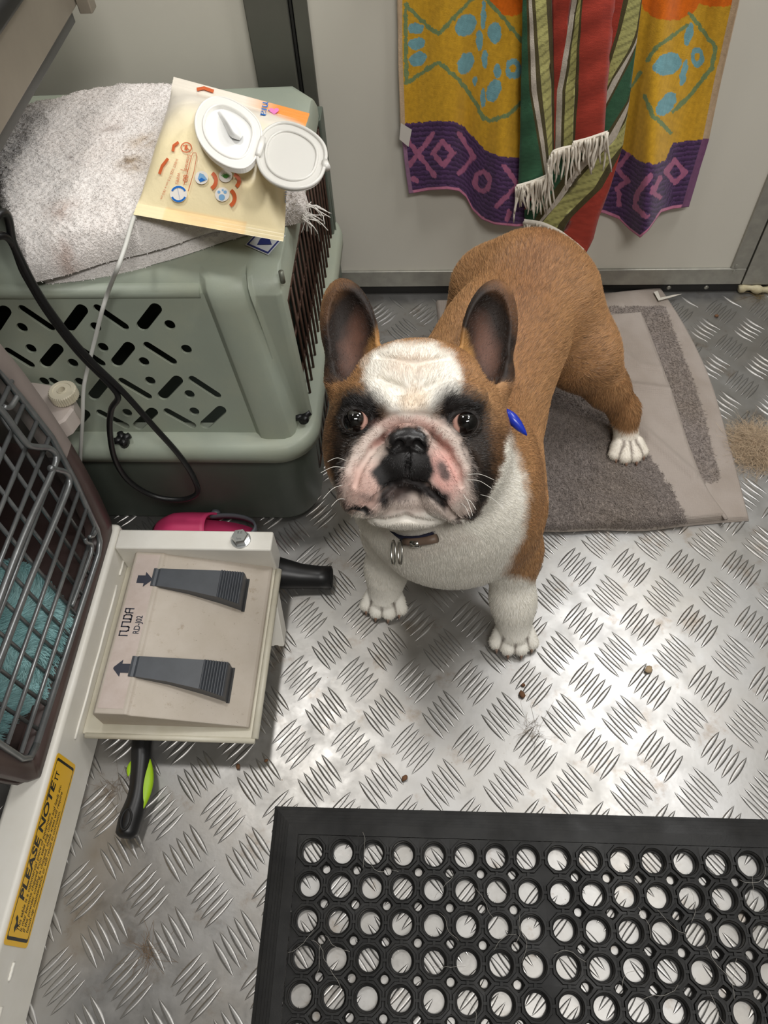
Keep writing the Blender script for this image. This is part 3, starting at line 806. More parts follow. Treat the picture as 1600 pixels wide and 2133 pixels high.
# hexagon bolt
bz = .1005; c = (-.240, .4895)
b = MB().cyl((c[0], c[1], bz), (c[0], c[1], bz+.0018), .0125, n=28); bo = tp(b.obj('washer', M_GALV, None, False))
V = []; F = []
for (r, z) in ((.0098, bz+.0016), (.0106, bz+.0022), (.0106, bz+.0095), (.0096, bz+.0112)):
    for k in range(6): a = math.radians(60*k+12); V.append((c[0]+r*math.cos(a), c[1]+r*math.sin(a), z))
for j in range(3):
    for k in range(6): F.append((j*6+k, j*6+(k+1) % 6, j*6+6+(k+1) % 6, j*6+6+k))
F.append(tuple(range(18, 24)))
bolt = tp(mobj('hex_bolt', V, F, M_GALV, None, False))
M_STAMP = plain('stamped_grey', rgb(110, 112, 112), .5, .5)
for txt, dy in (('hm', -.0045), ('8.8', .0045)):
    tv, tf = text_mesh(txt, .0055, 'CENTER'); sub(mobj('stamp', [(c[0]-v[1]+.0015, c[1]+v[0]+dy*0+ (.0 if txt=='hm' else .0), bz+.01135) if False else (c[0]+v[0], c[1]+dy+v[1]-.002, bz+.01135) for v in tv], tf, M_STAMP, None, False), bolt)
# yellow notice stuck along the beam
M_YEL = plain('yellow_vinyl', rgb(248, 194, 36), .4); M_INK = plain('black_print', rgb(26, 24, 20), .5)
ly0, ly1, lz0, lz1, lx = .041, .221, .047, .0975, -.3996
def lab(y, z, o=0.): return (lx+o, y, z)
def rrect(x0, y0, x1, y1, r, n=5, cut=0.):
    P = []
    for (cx, cy, a0) in ((x1-r, y1-r-cut, 0), (x0+r, y1-r, 90), (x0+r, y0+r, 180), (x1-r, y0+r, 270)):
        for k in range(n+1): a = math.radians(a0+90*k/n); P.append((cx+r*math.cos(a), cy+r*math.sin(a)))
    return P
P = rrect(ly0, lz0, ly1, lz1, .004); V, F = slab_from_loop(P, [], lambda x, y, t: lab(x, y, .0003*(1-t)+.00005), 1)
label_o = tp(mobj('warning_label', V, F, M_YEL, None, False)); fixnormals(label_o); label_o['label'] = 'yellow notice sticker with black lettering'
def inked(loops, name='print', mat=None, off=.0005):
    V = []; F = []
    for (outer_, holes) in loops:
        k = len(V); v, f = slab_from_loop(outer_, holes, lambda x, y, t: lab(x, y, off-.0001*t), 1); V += v; F += [tuple(i+k for i in q) for q in f]
    return sub(fixnormals(mobj(name, V, F, mat or M_INK, None, False)), label_o)
i0, i1 = .0045, .0028
inked([(rrect(ly0+i0, lz0+i1, ly1-i0, lz1-i1, .0025), [rrect(ly0+i0+.0030, lz0+i1+.0010, ly1-i0-.0028, lz1-i1-.0010, .0018)[::-1]])], 'border_line')
def label_text(t, y, z, size, stretch=1.0, bold=.012):
    tv, tf = text_mesh(t, size, 'LEFT', bold); V = [lab(y+v[0]*stretch+v[1]*.18, z+v[1], .0005) for v in tv]; return sub(mobj('lettering', V, tf, M_INK, None, False), label_o)
tv, _ = text_mesh('PLEASE NOTE', 1.0); label_text('PLEASE NOTE', .079, .0822, .0152, .112/(tv[:, 0].max()*.0152), .032)
for k, (t, w) in enumerate((('This table is a commercial piece of equipment.', .110), ('It may become chipped from steel dog collars and leads etc.', .140), ('If the powder coating is chipped, these areas will require', .134), ('touch-up maintenance or will result in corrosion.', .116))):
    tv, _ = text_mesh(t, 1.0); wd = tv[:, 0].max(); sz = .0078; label_text(t, .0535, .0750-k*.0068, sz, w/(wd*sz))
P = [(.052, .083), (.056, .086), (.061, .0845), (.064, .088), (.067, .0865), (.065, .083), (.060, .081), (.058, .0775), (.056, .0815)]
inked([(P, [])], 'dog_emblem')
for y in (.196, .201): inked([([(y, .080), (y+.0012, .080), (y+.0012, .088), (y, .088)], [])], 'table_emblem')
inked([([(.195, .0875), (.204, .0875), (.204, .089), (.195, .089)], [])], 'table_emblem')
# raised table top seen at the upper left
M_TFACE = plain('brushed_table_frame', rgb(150, 142, 128), .45, .35, var=(14, .25, rgb(138, 130, 118)))
M_TDARK = plain('dark_steel_rail', rgb(92, 92, 90), .45, .4)
M_BLKPL = plain('black_plastic', rgb(22, 22, 23), .4)
top = tp(MB().box((-.93, -.35, .532), (-.400, .925, .5885)).obj('top_frame', M_TFACE, None, False, .002))
tp(MB().box((-.925, -.345, .528), (-.424, .915, .5325)).obj('added_dark_underside', M_BLKPL))  # unseen black sheet added to darken what the floor reflects
tp(MB().box((-.42, -.35, .5155), (-.408, .915, .532)).obj('under_rail', M_TDARK, None, False, .001))
tp(MB().box((-.935, -.36, .5885), (-.392, .935, .606)).obj('rubber_edge', M_BLKPL, None, False, .005))
tp(MB().box((-.925, -.35, .606), (-.402, .925, .612)).obj('table_top', plain('pale_table_mat', rgb(190, 192, 192), .5), None, False, .002))
tp(MB().box((-.3995, .912, .524), (-.384, .930, .5880)).obj('corner_bracket', M_TFACE, None, False, .002))
# ------------------------------------------------------------------ foot control
n = NT('beige_grey_plastic'); n.set(Roughness=.5); co = n.coord()
b0 = n.ramp(n.noise(18, 5, .6, co), [(.3, rgb(190, 180, 168)), (.7, rgb(178, 167, 152))])
b1 = n.mix(n.ramp(n.noise(70, 6, .7, co), [(.60, (0, 0, 0, 1)), (.75, (.7, .7, .7, 1))]), b0, rgb(140, 118, 92))
n.color(n.mix(n.ramp(n.noise(330, 3, .6, co, 1.5), [(.68, (0, 0, 0, 1)), (.74, (.8, .8, .8, 1))]), b1, rgb(104, 88, 72))); n.bump(n.noise(500, 3, .6, co), .08, .0004); M_BEIGE = n.m
M_STRIP = plain('printed_strip', rgb(198, 184, 176), .42, var=(60, .2, rgb(186, 170, 160)))
M_PEDAL = plain('slate_grey_pedal', rgb(76, 80, 86), .4, var=(50, .25, rgb(66, 69, 74)))
FC = empty('foot_control', (-.29, .37, .0525))
tag(FC, 'beige foot control with two dark ribbed pedals on the white bracket', 'foot control')
def fp(o): return reparent(o, FC)
prof = [(-.3775, .0535), (-.3775, .087), (-.3735, .092), (-.3385, .0905), (-.3350, .0870), (-.3310, .0862), (-.2085, .0600), (-.2055, .0580), (-.2055, .0535)]
y0, y1 = .2665, .4785
V = [(x, y, z) for y in (y0, y1) for (x, z) in prof]; n_ = len(prof); F = [tuple(range(n_)), tuple(range(2*n_-1, n_-1, -1))]+[(i, i+n_, (i+1) % n_+n_, (i+1) % n_) for i in range(n_)]
o = mobj('housing', V, F, M_BEIGE, None, False); fixnormals(o)
b_ = o.modifiers.new('bevel', 'BEVEL'); b_.width = .0014; b_.segments = 2; b_.limit_method = 'ANGLE'; fp(o)
ztop = lambda x: .092+(x+.3735)*(-.0015/.035)
V = [(x, y, ztop(x)+.0003) for (x, y) in ((-.3710, .2725), (-.3425, .2725), (-.3425, .4715), (-.3710, .4715))]
strip = fp(mobj('printed_strip', V, [(0, 1, 2, 3)], M_STRIP, None, False))
def fsub(o, p): o.parent = p; return o
M_NAVY = plain('slate_print', rgb(52, 54, 66), .5)
def arrow(cx, cy, d):
    P = [(-.0095, -.0055), (0, -.0055), (0, -.0105), (.0105, 0), (0, .0105), (0, .0055), (-.0095, .0055)]
    V = [(cx+d*x, cy+y, ztop(cx)+.0007) for x, y in P]; return fsub(mobj('arrow_mark', V, [tuple(range(7)) if d > 0 else tuple(range(6, -1, -1))], M_NAVY, None, False), strip)
arrow(-.3545, .436, 1); arrow(-.3555, .320, -1)
tv, tf = text_mesh('RD-J02', .0105, 'LEFT', .015); fsub(mobj('lettering', [(-.3455-v[1], .363+v[0]*.78, ztop(-.348)+.0007) for v in tv], tf, M_NAVY, None, False), strip)
# outline lettering of the maker, drawn as strokes: n u n D A
L = []; h = .0095
L.append([(0, 0), (0, h), (.0055, h), (.0055, .002), (.0065, 0), (.0105, 0), (.0115, .002), (.0115, h), (.0125, h), (.0165, h)][:7]); L.append([(.0115, .001), (.0115, h), (.0175, h), (.0175, 0), (.0205, 0), (.0215, .002)])
L.append([(.0215, .001), (.0215, h), (.0255, h), (.0270, h-.002), (.0270, .002), (.0255, 0), (.0205, 0)]); L.append([(.0295, 0), (.0295, h-.002), (.0310, h), (.0350, h), (.0350, 0)]); L.append([(.0295, .0045), (.0350, .0045)])
lm = MB()
for st in L:
    for (a, b2) in zip(st[:-1], st[1:]):
        a, b2 = Vector(a), Vector(b2); d = (b2-a).normalized()*.0008; q = Vector((-d.y, d.x))*1.0
        lm.add([(-.3585-p.y, .3605+p.x, ztop(-.36)+.0007) for p in (a-d-q, b2+d-q, b2+d+q, a-d+q)], [(0, 1, 2, 3)])
fsub(lm.obj('maker_mark', M_NAVY), strip)
zs = lambda x: .0862-(x+.331)*(.0262/.1225)
for (yl0, yl1, yr0, yr1) in ((.4275, .4515, .4085, .4525), (.3105, .3350, .2925, .3335)):
    pe = empty('pedal', (0, 0, 0)); 
    xs = [-.3455, -.3425, -.3400, -.3370, -.30, -.262]; zz = [.0925, .0928, .0912, .0925, .0905, .0885]
    rib = []
    xr = -.262
    for k in range(9): rib += [(xr+k*.0031, .0885-.0006*k), (xr+k*.0031+.0010, .0900-.0006*k), (xr+k*.0031+.0020, .0900-.0006*k), (xr+k*.0031+.0029, .0885-.0006*k)]
    pts = list(zip(xs[:-1], zz[:-1]))+rib+[(-.2335, .080)]
    V = []
    for (x, z) in pts:
        t = (x+.3455)/(.112); t = max(0, min(1, t)); ya = yl0+(yr0-yl0)*t**1.6; yb = yl1+(yr1-yl1)*t**1.6
        V += [(x, ya, min(z, zs(x)+.030)), (x, yb, min(z, zs(x)+.030)), (x, ya, zs(max(x, -.331))-.004), (x, yb, zs(max(x, -.331))-.004)]
    F = []
    for i in range(len(pts)-1):
        a = i*4; b2 = a+4; F += [(a, a+1, b2+1, b2), (a+2, a, b2, b2+2), (a+1, a+3, b2+3, b2+1)]
    F += [(0, 2, 3, 1)]; e = (len(pts)-1)*4; F += [(e, e+1, e+3, e+2)]
    bpy.data.objects.remove(pe)
    o = mobj('pedal', V, F, M_PEDAL, None, False); fixnormals(o); fp(o)
    V = [(x, y, zs(x)+.0005) for (x, y) in ((-.2345, yr0-.001), (-.2305, yr0-.001), (-.2305, yr1+.001), (-.2345, yr1+.001))]
    fsub(mobj('slot', V, [(0, 1, 2, 3)], M_BLKPL, None, False), o)
# ------------------------------------------------------------------ small tools on the floor
M_LIME = plain('lime_green_rubber', rgb(150, 190, 20), .45, bump=(120, .3, .001))
BR = empty('grooming_brush', (-.33, .21, 0)); tag(BR, 'black handled grooming brush with lime green grip under the foot control', 'brush')
P = spline([(-.335, .152, .017), (-.334, .170, .018), (-.331, .195, .020), (-.335, .232, .021), (-.340, .262, .021), (-.342, .32, .020)], 6)
r_ = np.interp(np.linspace(0, 1, len(P)), [0, .06, .25, .45, .7, 1], [.007, .0125, .0135, .0105, .0115, .012]); V, F = tube(P, r_, 14)
reparent(mobj('handle', V, F, M_BLKPL), BR)
V, F = tube([(-.3345+.0055*math.cos(t), .169+.011*math.sin(t), .0305) for t in np.linspace(0, 2*np.pi, 25)[:-1]], .0016, 8, True); reparent(mobj('hang_hole', V, F, plain('black_recess', rgb(6, 6, 6), .7)), BR)
for (u0, v0, u1, v1, wd) in ((311, 1572, 292, 1695, .0105), (277, 1580, 268, 1615, .004)):
    a, b2 = oz(u0, v0, .026), oz(u1, v1, .026); P = [a+(b2-a)*t for t in np.linspace(0, 1, 13)]
    V, F = tube(P, [max(.0006, wd*math.sin(math.pi*t)**.8) for t in np.linspace(0, 1, 13)], 10); V = [(x-.002, y, .022+(z-.026)*.55) for x, y, z in V]
    reparent(mobj('grip_side', V, F, M_LIME), BR)
V, F = MB().box((-.372, .318, .004), (-.312, .375, .034)).V, None
o = MB().box((-.372, .318, .0), (-.312, .375, .034)).obj('brush_head', M_BLKPL, None, False, .004); reparent(o, BR)
DN2 = empty('dryer_nozzle', (-.19, .48, 0)); tag(DN2, 'black tapered dryer nozzle poking out beside the white bracket', 'nozzle')
P = [(-.27, .487, .024), (-.232, .487, .024), (-.205, .4865, .023), (-.175, .485, .0185), (-.150, .4845, .0170), (-.1345, .4845, .0168)]
V, F = tube(P, [.020, .023, .0215, .0165, .0150, .0152], 24); reparent(mobj('tube', V, F, M_BLKPL), DN2)
V, F = tube([(-.1350, .4845, .0168), (-.1335, .4845, .0168)], .0125, 20); reparent(mobj('mouth', V, F, plain('dark_bore', rgb(5, 5, 5), .8)), DN2)
V, F = tube([(-.232, .475, .010), (-.206, .4735, .009)], .0085, 12); reparent(mobj('yellow_band', V, F, plain('yellow_plastic', rgb(190, 150, 30), .5)), DN2)
# pink clog lying behind the bracket
M_PINK = plain('pink_foam', rgb(208, 62, 110), .5, bump=(300, .1, .0006)); M_STRAP = plain('grey_foam', rgb(96, 98, 104), .5)
CL = empty('pink_clog', (-.31, .545, 0)); tag(CL, 'pink foam clog with grey heel strap tucked against the green crate', 'clog')
N = 44; V = []; F = []
def clog_outline(t):
    a = 2*math.pi*t; c, s = math.cos(a), math.sin(a); w = .027 if c < 0 else .024
    return -.315+.072*c*(1 if c < 0 else 1.05), .547+w*s*(1-.12*c)
lev = [(0, .92), (.010, 1.0), (.020, .99)]
for (z, sc) in lev:
    for k in range(N): x, y = clog_outline(k/N); V.append((-.315+(x+.315)*sc, .547+(y-.547)*sc, z+.001))
F += gridfaces(N, 3, True); F.append(tuple(range(N))[::-1]); F.append(tuple(range(2*N, 3*N)))
reparent(mobj('sole', V, F, M_PINK), CL)
V = []; nu, nv = 26, 12                                   # upper: a dome over the toe, open at the instep
for j in range(nv):
    for i in range(nu):
        p = i/(nu-1); q = j/(nv-1); a = math.pi*p; x = -.387+.078*q+.012*abs(math.cos(a))**3*q
        half = .026*math.sqrt(max(0, 1-((x+.335)/.058)**2)) if x < -.335 else .026
        half = max(half, .002); V.append((x, .547-half*math.cos(a), .018+(.032*math.sin(a)**.8)*math.sqrt(max(0, min(1, (x+.389)/.032)))))
reparent(mobj('upper', V, gridfaces(nu, nv), M_PINK), CL).modifiers.new('s', 'SOLIDIFY').thickness = .003
V = []
for i in range(40):
    t = i/39; a = math.pi*(t*1.15-.075); 
    for dz in (-.005, .005): V.append((-.300+.058*math.sin(a)+.002, .547+.026*math.cos(a), .030+dz+.008*math.sin(a)))
F = [(2*i, 2*i+1, 2*i+3, 2*i+2) for i in range(39)]
o = mobj('heel_strap', V, F, M_STRAP); reparent(o, CL); o.modifiers.new('s', 'SOLIDIFY').thickness = .003
for yy in (.518, .576):
    V, F = tube([(-.304, yy-.003, .029), (-.304, yy+.003, .029)], .007, 16); reparent(mobj('rivet', V, F, M_STRAP), CL)
# ------------------------------------------------------------------ big green-grey plastic crate
n = NT('sage_green_plastic'); n.set(Roughness=.46, Specular_IOR_Level=.4); co = n.coord()
n.color(n.mix(n.ramp(n.noise(9, 6, .65, co), [(.45, (0, 0, 0, 1)), (.8, (.5, .5, .5, 1))]), n.ramp(n.noise(4, 4, .6, co), [(.3, rgb(148, 156, 142)), (.7, rgb(158, 166, 152))]), rgb(178, 178, 152)))
n.bump(n.noise(420, 3, .6, co), .22, .0005); M_SAGE = n.m
n = NT('shaded_sage_plastic'); n.set(Roughness=.5); n.color(n.ramp(n.noise(8, 5, .6), [(.3, rgb(78, 86, 77)), (.7, rgb(90, 98, 88))])); n.bump(n.noise(420, 3), .2, .0005); M_SAGE_SHADE = n.m  # same sage plastic with the lower half's shade put into its colour
M_RUST = plain('rusty_wire', rgb(84, 62, 50), .55, .5, var=(90, .2, rgb(60, 42, 34)))
CRT = empty('dog_crate', (-.45, .8, 0)); tag(CRT, 'large sage green plastic dog crate with slotted side and rusty wire door', 'dog crate')
def cp_(o): return reparent(o, CRT)
def csub(o, p): o.parent = p; return o
CX0, CY1 = -.86, 1.040
def rsec(x0, x1, y0, y1, r, z, n=8):
    P = []
    for (cx, cy, a0) in ((x1-r, y0+r, 270), (x1-r, y1-r, 0), (x0+r, y1-r, 90), (x0+r, y0+r, 180)):
        for k in range(n+1): a = math.radians(a0+90*k/n); P.append((cx+r*math.cos(a), cy+r*math.sin(a), z))
    return P
def loft(secs, mat, name, cap0=True, cap1=True):
    n = len(secs[0]); V = [p for s in secs for p in s]; F = gridfaces(n, len(secs), True)
    if cap0: F.append(tuple(range(n))[::-1])
    if cap1: F.append(tuple((len(secs)-1)*n+k for k in range(n)))
    return mobj(name, V, F, mat)
# lower half and its rim
cp_(loft([rsec(CX0, -.166, .588, CY1-.012, .046, .002), rsec(CX0, -.162, .583, CY1-.010, .050, .012), rsec(CX0, -.157, .580, CY1-.006, .050, .165)], M_SAGE_SHADE, 'lower_shell', True, False))
o = cp_(loft([rsec(CX0-.01, -.150, .578, CY1, .050, .157), rsec(CX0-.014, -.1445, .5665, CY1+.004, .052, .159), rsec(CX0-.014, -.1440, .5655, CY1+.004, .052, .171), rsec(CX0-.012, -.1465, .5685, CY1+.003, .050, .180),
              rsec(CX0-.008, -.151, .5745, CY1+.001, .046, .1835), rsec(CX0+.02, -.175, .612, CY1-.04, .040, .182)], M_SAGE, 'rim', False, False))
# upper half: ridge, collar, far walls, shoulder and deck
zt = .373
def lev(z):
    t = (z-.190)/(zt-.190); yp = .597+.030*t; xp = -.221-.024*t; xr = -.172-.023*t; x1 = -.153-.006*t; yc = .594+.008*t
    P = [(xp, yp), (xp+.004, yp-.004), (xp+.008, yp-.0095), (xp+.016, yp-.011), (xr-.012, yp-.0105), (xr-.004, yp-.007), (xr, yp-.001), (xr+.002, yc+.016), (xr+.006, yc+.021), (x1-.008, yc+.021), (x1-.002, yc+.024), (x1, yc+.032),
         (x1, CY1-.045), (x1-.03, CY1-.012), (-.6, CY1-.012-.01*t), (CX0+.04, CY1-.02-.01*t), (CX0+.01, CY1-.06), (CX0+.01, .66), (CX0+.05, yp-.01), (CX0+.09, yp)]
    return [(x, y, z) for x, y in P]
zl = [.1820, .215, .25, .29, .33, .358, zt]; secs = [lev(z) for z in zl]
def inset(S, dy, dx, z):
    out = []
    for (x, y, _) in S: out.append((x-dx if x > -.4 else x+dx, y+dy if y < .8 else y-dy, z))
    return out
S = secs[-1]; secs += [inset(S, .005, .002, zt+.009), inset(S, .013, .003, zt+.016), inset(S, .024, .004, zt+.0195)]
zs_ = np.arange(len(secs)); n_ = len(S); V = [p for s in secs for p in s]; F = []
for j in range(len(secs)-1):
    for i in range(n_):
        if i == 11 and j < 5: continue                     # door opening
        if i == n_-1 and j < 6: continue                   # slotted side panel is its own piece
        a = j*n_+i; b = j*n_+(i+1) % n_; F.append((a, b, b+n_, a+n_))
F.append(tuple((len(secs)-1)*n_+k for k in range(n_)))
o = cp_(mobj('upper_shell', V, F, M_SAGE))
bv_ = o.modifiers.new('bevel', 'BEVEL'); bv_.width = .003; bv_.segments = 3; bv_.limit_method = 'ANGLE'; bv_.angle_limit = math.radians(25)
# slotted panel: plane through (y .597, z .19) and (y .627, z .373)
pn = np.cross([1., 0, 0], [0, .030, .183]); pn /= np.linalg.norm(pn); p0 = np.array([0, .597, .19]); ez_ = np.array([0, .030, .183]); ez_ /= np.linalg.norm(ez_)
def onpanel(u, v):
    d = ray(u, v); t = ((p0-CP)@pn)/(d@pn); P = CP+d*t; return (P[0], (P-p0)@ez_)
def pp(cx, cy): return onpanel(cx*.4375, 550+cy*.4375)
slots = []
for (a, b, r) in (((25, 222), (-25, 300), .0066), ((108, 214), (240, 303), .0050), ((390, 217), (328, 300), .0066), ((465, 211), (592, 298), .0050), ((742, 212), (678, 294), .0066),
                  ((275, 402), (215, 473), .0066), ((615, 394), (555, 468), .0066), ((702, 388), (822, 464), .0050), ((40, 415), (145, 480), .0050), ((380, 405), (482, 473), .0050),
                  ((500, 560), (445, 628), .0066), ((582, 558), (704, 630), .0050), ((845, 553), (776, 626), .0066), ((917, 549), (1033, 625), .0050),
                  ((405, 712), (352, 772), .0066), ((477, 708), (598, 770), .0050), ((727, 704), (658, 770), .0066), ((797, 702), (915, 767), .0050), ((1052, 696), (978, 764), .0066), ((-20, 560), (100, 632), .0050), ((160, 556), (100, 628), .0066), ((-120, 705), (0, 770), .0050), ((80, 710), (20, 770), .0066), ((140, 708), (262, 770), .0050), ((250, 557), (365, 630), .0050)):
    a, b = np.array(pp(*a)), np.array(pp(*b)); d = (b-a)/np.linalg.norm(b-a); q = np.array([-d[1], d[0]]); L = []
    for k in range(9): t = math.pi*k/8; L.append(tuple(b+r*(q*math.cos(t)+d*math.sin(t))))
    for k in range(9): t = math.pi*k/8; L.append(tuple(a-r*(q*math.cos(t)+d*math.sin(t))))
    slots.append(L)
for c in ((808, 290), (105, 303), (455, 300), (147, 403), (490, 397), (887, 406), (347, 472), (685, 465), (380, 562), (715, 556), (902, 620), (605, 708), (925, 702), (20, 470), (210, 560), (60, 640), (270, 705)):
    c = np.array(pp(*c)); slots.append([tuple(c+.0062*np.array([math.cos(t), math.sin(t)])) for t in np.linspace(0, 2*np.pi, 19)[:-1]])
ok = []
for L in slots:                                            # drop any that would touch another
    c = np.mean(L, 0)
    if all(min(math.hypot(p[0]-q[0], p[1]-q[1]) for p in L for q in M) > .0008 for M in ok): ok.append(L)
slots = ok
h_ = (zt-.1895)/ez_[2]
loop = [(CX0+.09, -.0075), (-.220, -.0075), (-.245, h_), (CX0+.09, h_)]
V, F = slab_from_loop(loop, slots, lambda x, y, t: tuple(np.array([x, 0, 0])+p0+ez_*y+pn*(.0032*t)*(1 if pn[1] > 0 else -1)), 1)
o = mobj('slotted_panel', V, F, M_SAGE, None, False); fixnormals(o); cp_(o)
V, F = tube([(CX0+.09, .6315, .3745), (-.249, .6315, .3745)], .0085, 16); cp_(mobj('panel_brow', V, F, M_SAGE))
# wing nuts on the rim, a pin through the deck
def wing(c):
    w = MB(); x, y, z = c; w.tube([(x, y, z-.004), (x, y, z+.012)], [.006, .0075], 12)
    for k in range(4):
        a = k*math.pi/2+.5; w.tube([(x, y, z+.008), (x+.010*math.cos(a), y+.010*math.sin(a), z+.011)], [.0045, .0040], 8)
    return cp_(w.obj('wing_nut', M_BLKPL, None, True))
for (u, v, z) in ((632, 870, .183), (257, 918, .183)): wing(oz(u, v, z+.006)-np.array([0, 0, .006]))
p = oz(588, 580, .389); V, F = tube([(p[0], p[1], .384), (p[0], p[1], .398)], .0028, 10); cp_(mobj('pin', V, F, plain('dull_pin', rgb(130, 132, 120), .5, .5)))
# hazard sticker
c = oz(553, 500, .3935); P = [(c[0]+.022*math.cos(t), c[1]+.026*math.sin(t), .3933) for t in (.3, 1.87, 3.44, 5.01)]
st = cp_(mobj('sticker', P, [(0, 1, 2, 3)], plain('white_vinyl', rgb(214, 218, 222), .4), None, False))
for k, sc in ((0, 1),):
    q = MB()
    for i in range(4):
        a, b = np.array(P[i]), np.array(P[(i+1) % 4]); cc = np.mean(P, 0)
        q.add([a*.93+cc*.07+[0, 0, .0004], b*.93+cc*.07+[0, 0, .0004], b*.80+cc*.2+[0, 0, .0004], a*.80+cc*.2+[0, 0, .0004]], [(0, 1, 2, 3)])
    q.add([cc+np.array(v)+[0, 0, .0004] for v in ((-.008, -.008, 0), (.008, -.008, 0), (.004, .003, 0), (.007, .008, 0), (-.002, .006, 0), (-.006, .002, 0))], [(0, 1, 2, 3, 4, 5)])
    csub(q.obj('sticker_print', plain('blue_print', rgb(40, 52, 120), .5)), st)
# wire door
DR = cp_(empty('wire_door')); DR.location = (0, 0, 0); DR.matrix_parent_inverse = Matrix.Translation(CRT.location).inverted()
xd = -.1615
def wire(P, r, name): 
    V, F = tube(P, r, 6); o = mobj(name, V, F, M_RUST); o.parent = DR; return o
wire([(xd, .640, .055), (xd, .985, .055), (xd, .985, .350), (xd, .640, .350), (xd, .640, .055)], .0028, 'door_frame')
for k in range(15): y = .662+k*.0225; wire([(xd+.002, y, .055), (xd+.002, y, .352)], .0017, 'upright_wire')
for z in (.11, .17, .23, .29): wire([(xd-.001, .640, z), (xd-.001, .985, z)], .0019, 'cross_wire')
cp_(MB().box((xd-.012, .630, .012), (xd, .641, .36)).obj('door_jamb', M_SAGE_SHADE, None, False, .002)); cp_(MB().box((xd-.012, .985, .012), (xd+.006, 1.02, .36)).obj('door_jamb', M_SAGE_SHADE, None, False, .002))
# latch lug at the far corner
p = oy(690, 490, 1.02); o = MB().box((p[0]-.012, p[1]-.004, p[2]-.024), (p[0]+.010, p[1]+.004, p[2]+.026)).obj('latch_lug', M_SAGE, None, False, .006); cp_(o)
csub(MB().box((p[0]-.006, p[1]-.0048, p[2]-.014), (p[0]-.001, p[1]-.0035, p[2]+.018)).obj('latch_slot', M_BLKPL, None, False, .0015), o)
p = oy(682, 537, 1.01); V, F = tube([p+[-.02, 0, 0], p+[.008, 0, 0]], .0022, 10); cp_(mobj('latch_pin', V, F, M_GALV))
# ------------------------------------------------------------------ small carrier standing on the table base
n = NT('dark_brown_plastic'); n.set(Roughness=.4); n.color(n.ramp(n.noise(12, 5, .6), [(.3, rgb(66, 52, 50)), (.7, rgb(84, 68, 64))])); n.bump(n.noise(300, 3), .12, .0005); M_BROWN = n.m
M_TAUPE = plain('taupe_plastic', rgb(150, 138, 132), .45, var=(12, .25, rgb(140, 128, 122)), bump=(350, .12, .0004))
M_IVORY = plain('ivory_knob', rgb(206, 198, 176), .45)
M_WIRE = plain('grey_coated_wire', rgb(146, 148, 148), .35, .6, var=(60, .25, rgb(120, 122, 123)))
CA = empty('pet_carrier', (-.55, .35, .103)); tag(CA, 'small brown and taupe pet carrier with grey wire door standing on the white beam', 'pet carrier')
def ca(o): return reparent(o, CA)
FXc = -.412
outer_l = [(.192, .104), (.500, .104), (.508, .112), (.516, .161), (.520, .215), (.521, .253)]
outer_u = [(.521, .253), (.520, .319), (.516, .373), (.508, .425), (.485, .445), (.21, .445), (.182, .42), (.172, .37), (.166, .253)]
full = outer_l+outer_u[1:]+[(.172, .19), (.182, .125)]
inner = [(.2045, .124), (.470, .114), (.486, .128), (.498, .20), (.503, .26), (.501, .32), (.496, .372), (.484, .41), (.47, .425), (.22, .425), (.205, .41), (.196, .3), (.196, .2)]
mid_ = lambda P, s: [((y-.35)*s+.35, (z-.104)*s+.104) for y, z in P]
# body tub: from the front rim back
def carrier_half(poly_, name, mat):
    V = []; F = []; N = len(poly_)
    for (x, s) in ((FXc-.006, 1.0), (FXc-.03, .99), (FXc-.2, 1.02), (FXc-.36, .98), (FXc-.39, .93)):
        for (y, z) in poly_: V.append((x, (y-.35)*s+.35, (z-.104)*(s if s < 1 else 1)+.104))
    for j in range(4):
        for i in range(N-1): a = j*N+i; F.append((a, a+1, a+1+N, a+N))
    F.append(tuple(4*N+i for i in range(N)))
    return ca(mobj(name, V, F, mat))
low = [(.166, .253), (.172, .19), (.182, .125), (.192, .104), (.500, .104), (.508, .112), (.516, .161), (.520, .215), (.521, .253)]
carrier_half(low, 'lower_shell', M_BROWN).modifiers.new('s', 'SOLIDIFY').thickness = .003
carrier_half(outer_u, 'upper_shell', M_TAUPE).modifiers.new('s', 'SOLIDIFY').thickness = .003
# front rim: a frame in two colours
def rim(zlo, zhi, mat, name):
    V = []; F = []
    A = resample(full+[full[0]], 161)[:-1]; k0 = 0
    B = resample(inner+[inner[0]], 161)[:-1]
    # start both loops at the lowest left corner
    N = 160
    for x, P in ((FXc-.010, A), (FXc+.004, A), (FXc+.006, A*.9+B*.1), (FXc+.004, B), (FXc-.018, B)):
        for (y, z) in P: V.append((x, y, z))
    for j in range(4):
        for i in range(N):
            zc = (A[i][1]+A[(i+1) % N][1])/2
            if zlo <= zc < zhi: a = j*N+i; b = j*N+(i+1) % N; F.append((a, b, b+N, a+N))
    o = mobj(name, V, F, mat); fixnormals(o); return ca(o)
rim(0, .253, M_BROWN, 'lower_rim'); rim(.253, 1, M_TAUPE, 'upper_rim')
# carrier floor
o = ca(MB().box((FXc-.38, .19, .106), (FXc-.008, .505, .1095)).obj('carrier_floor', M_BROWN))
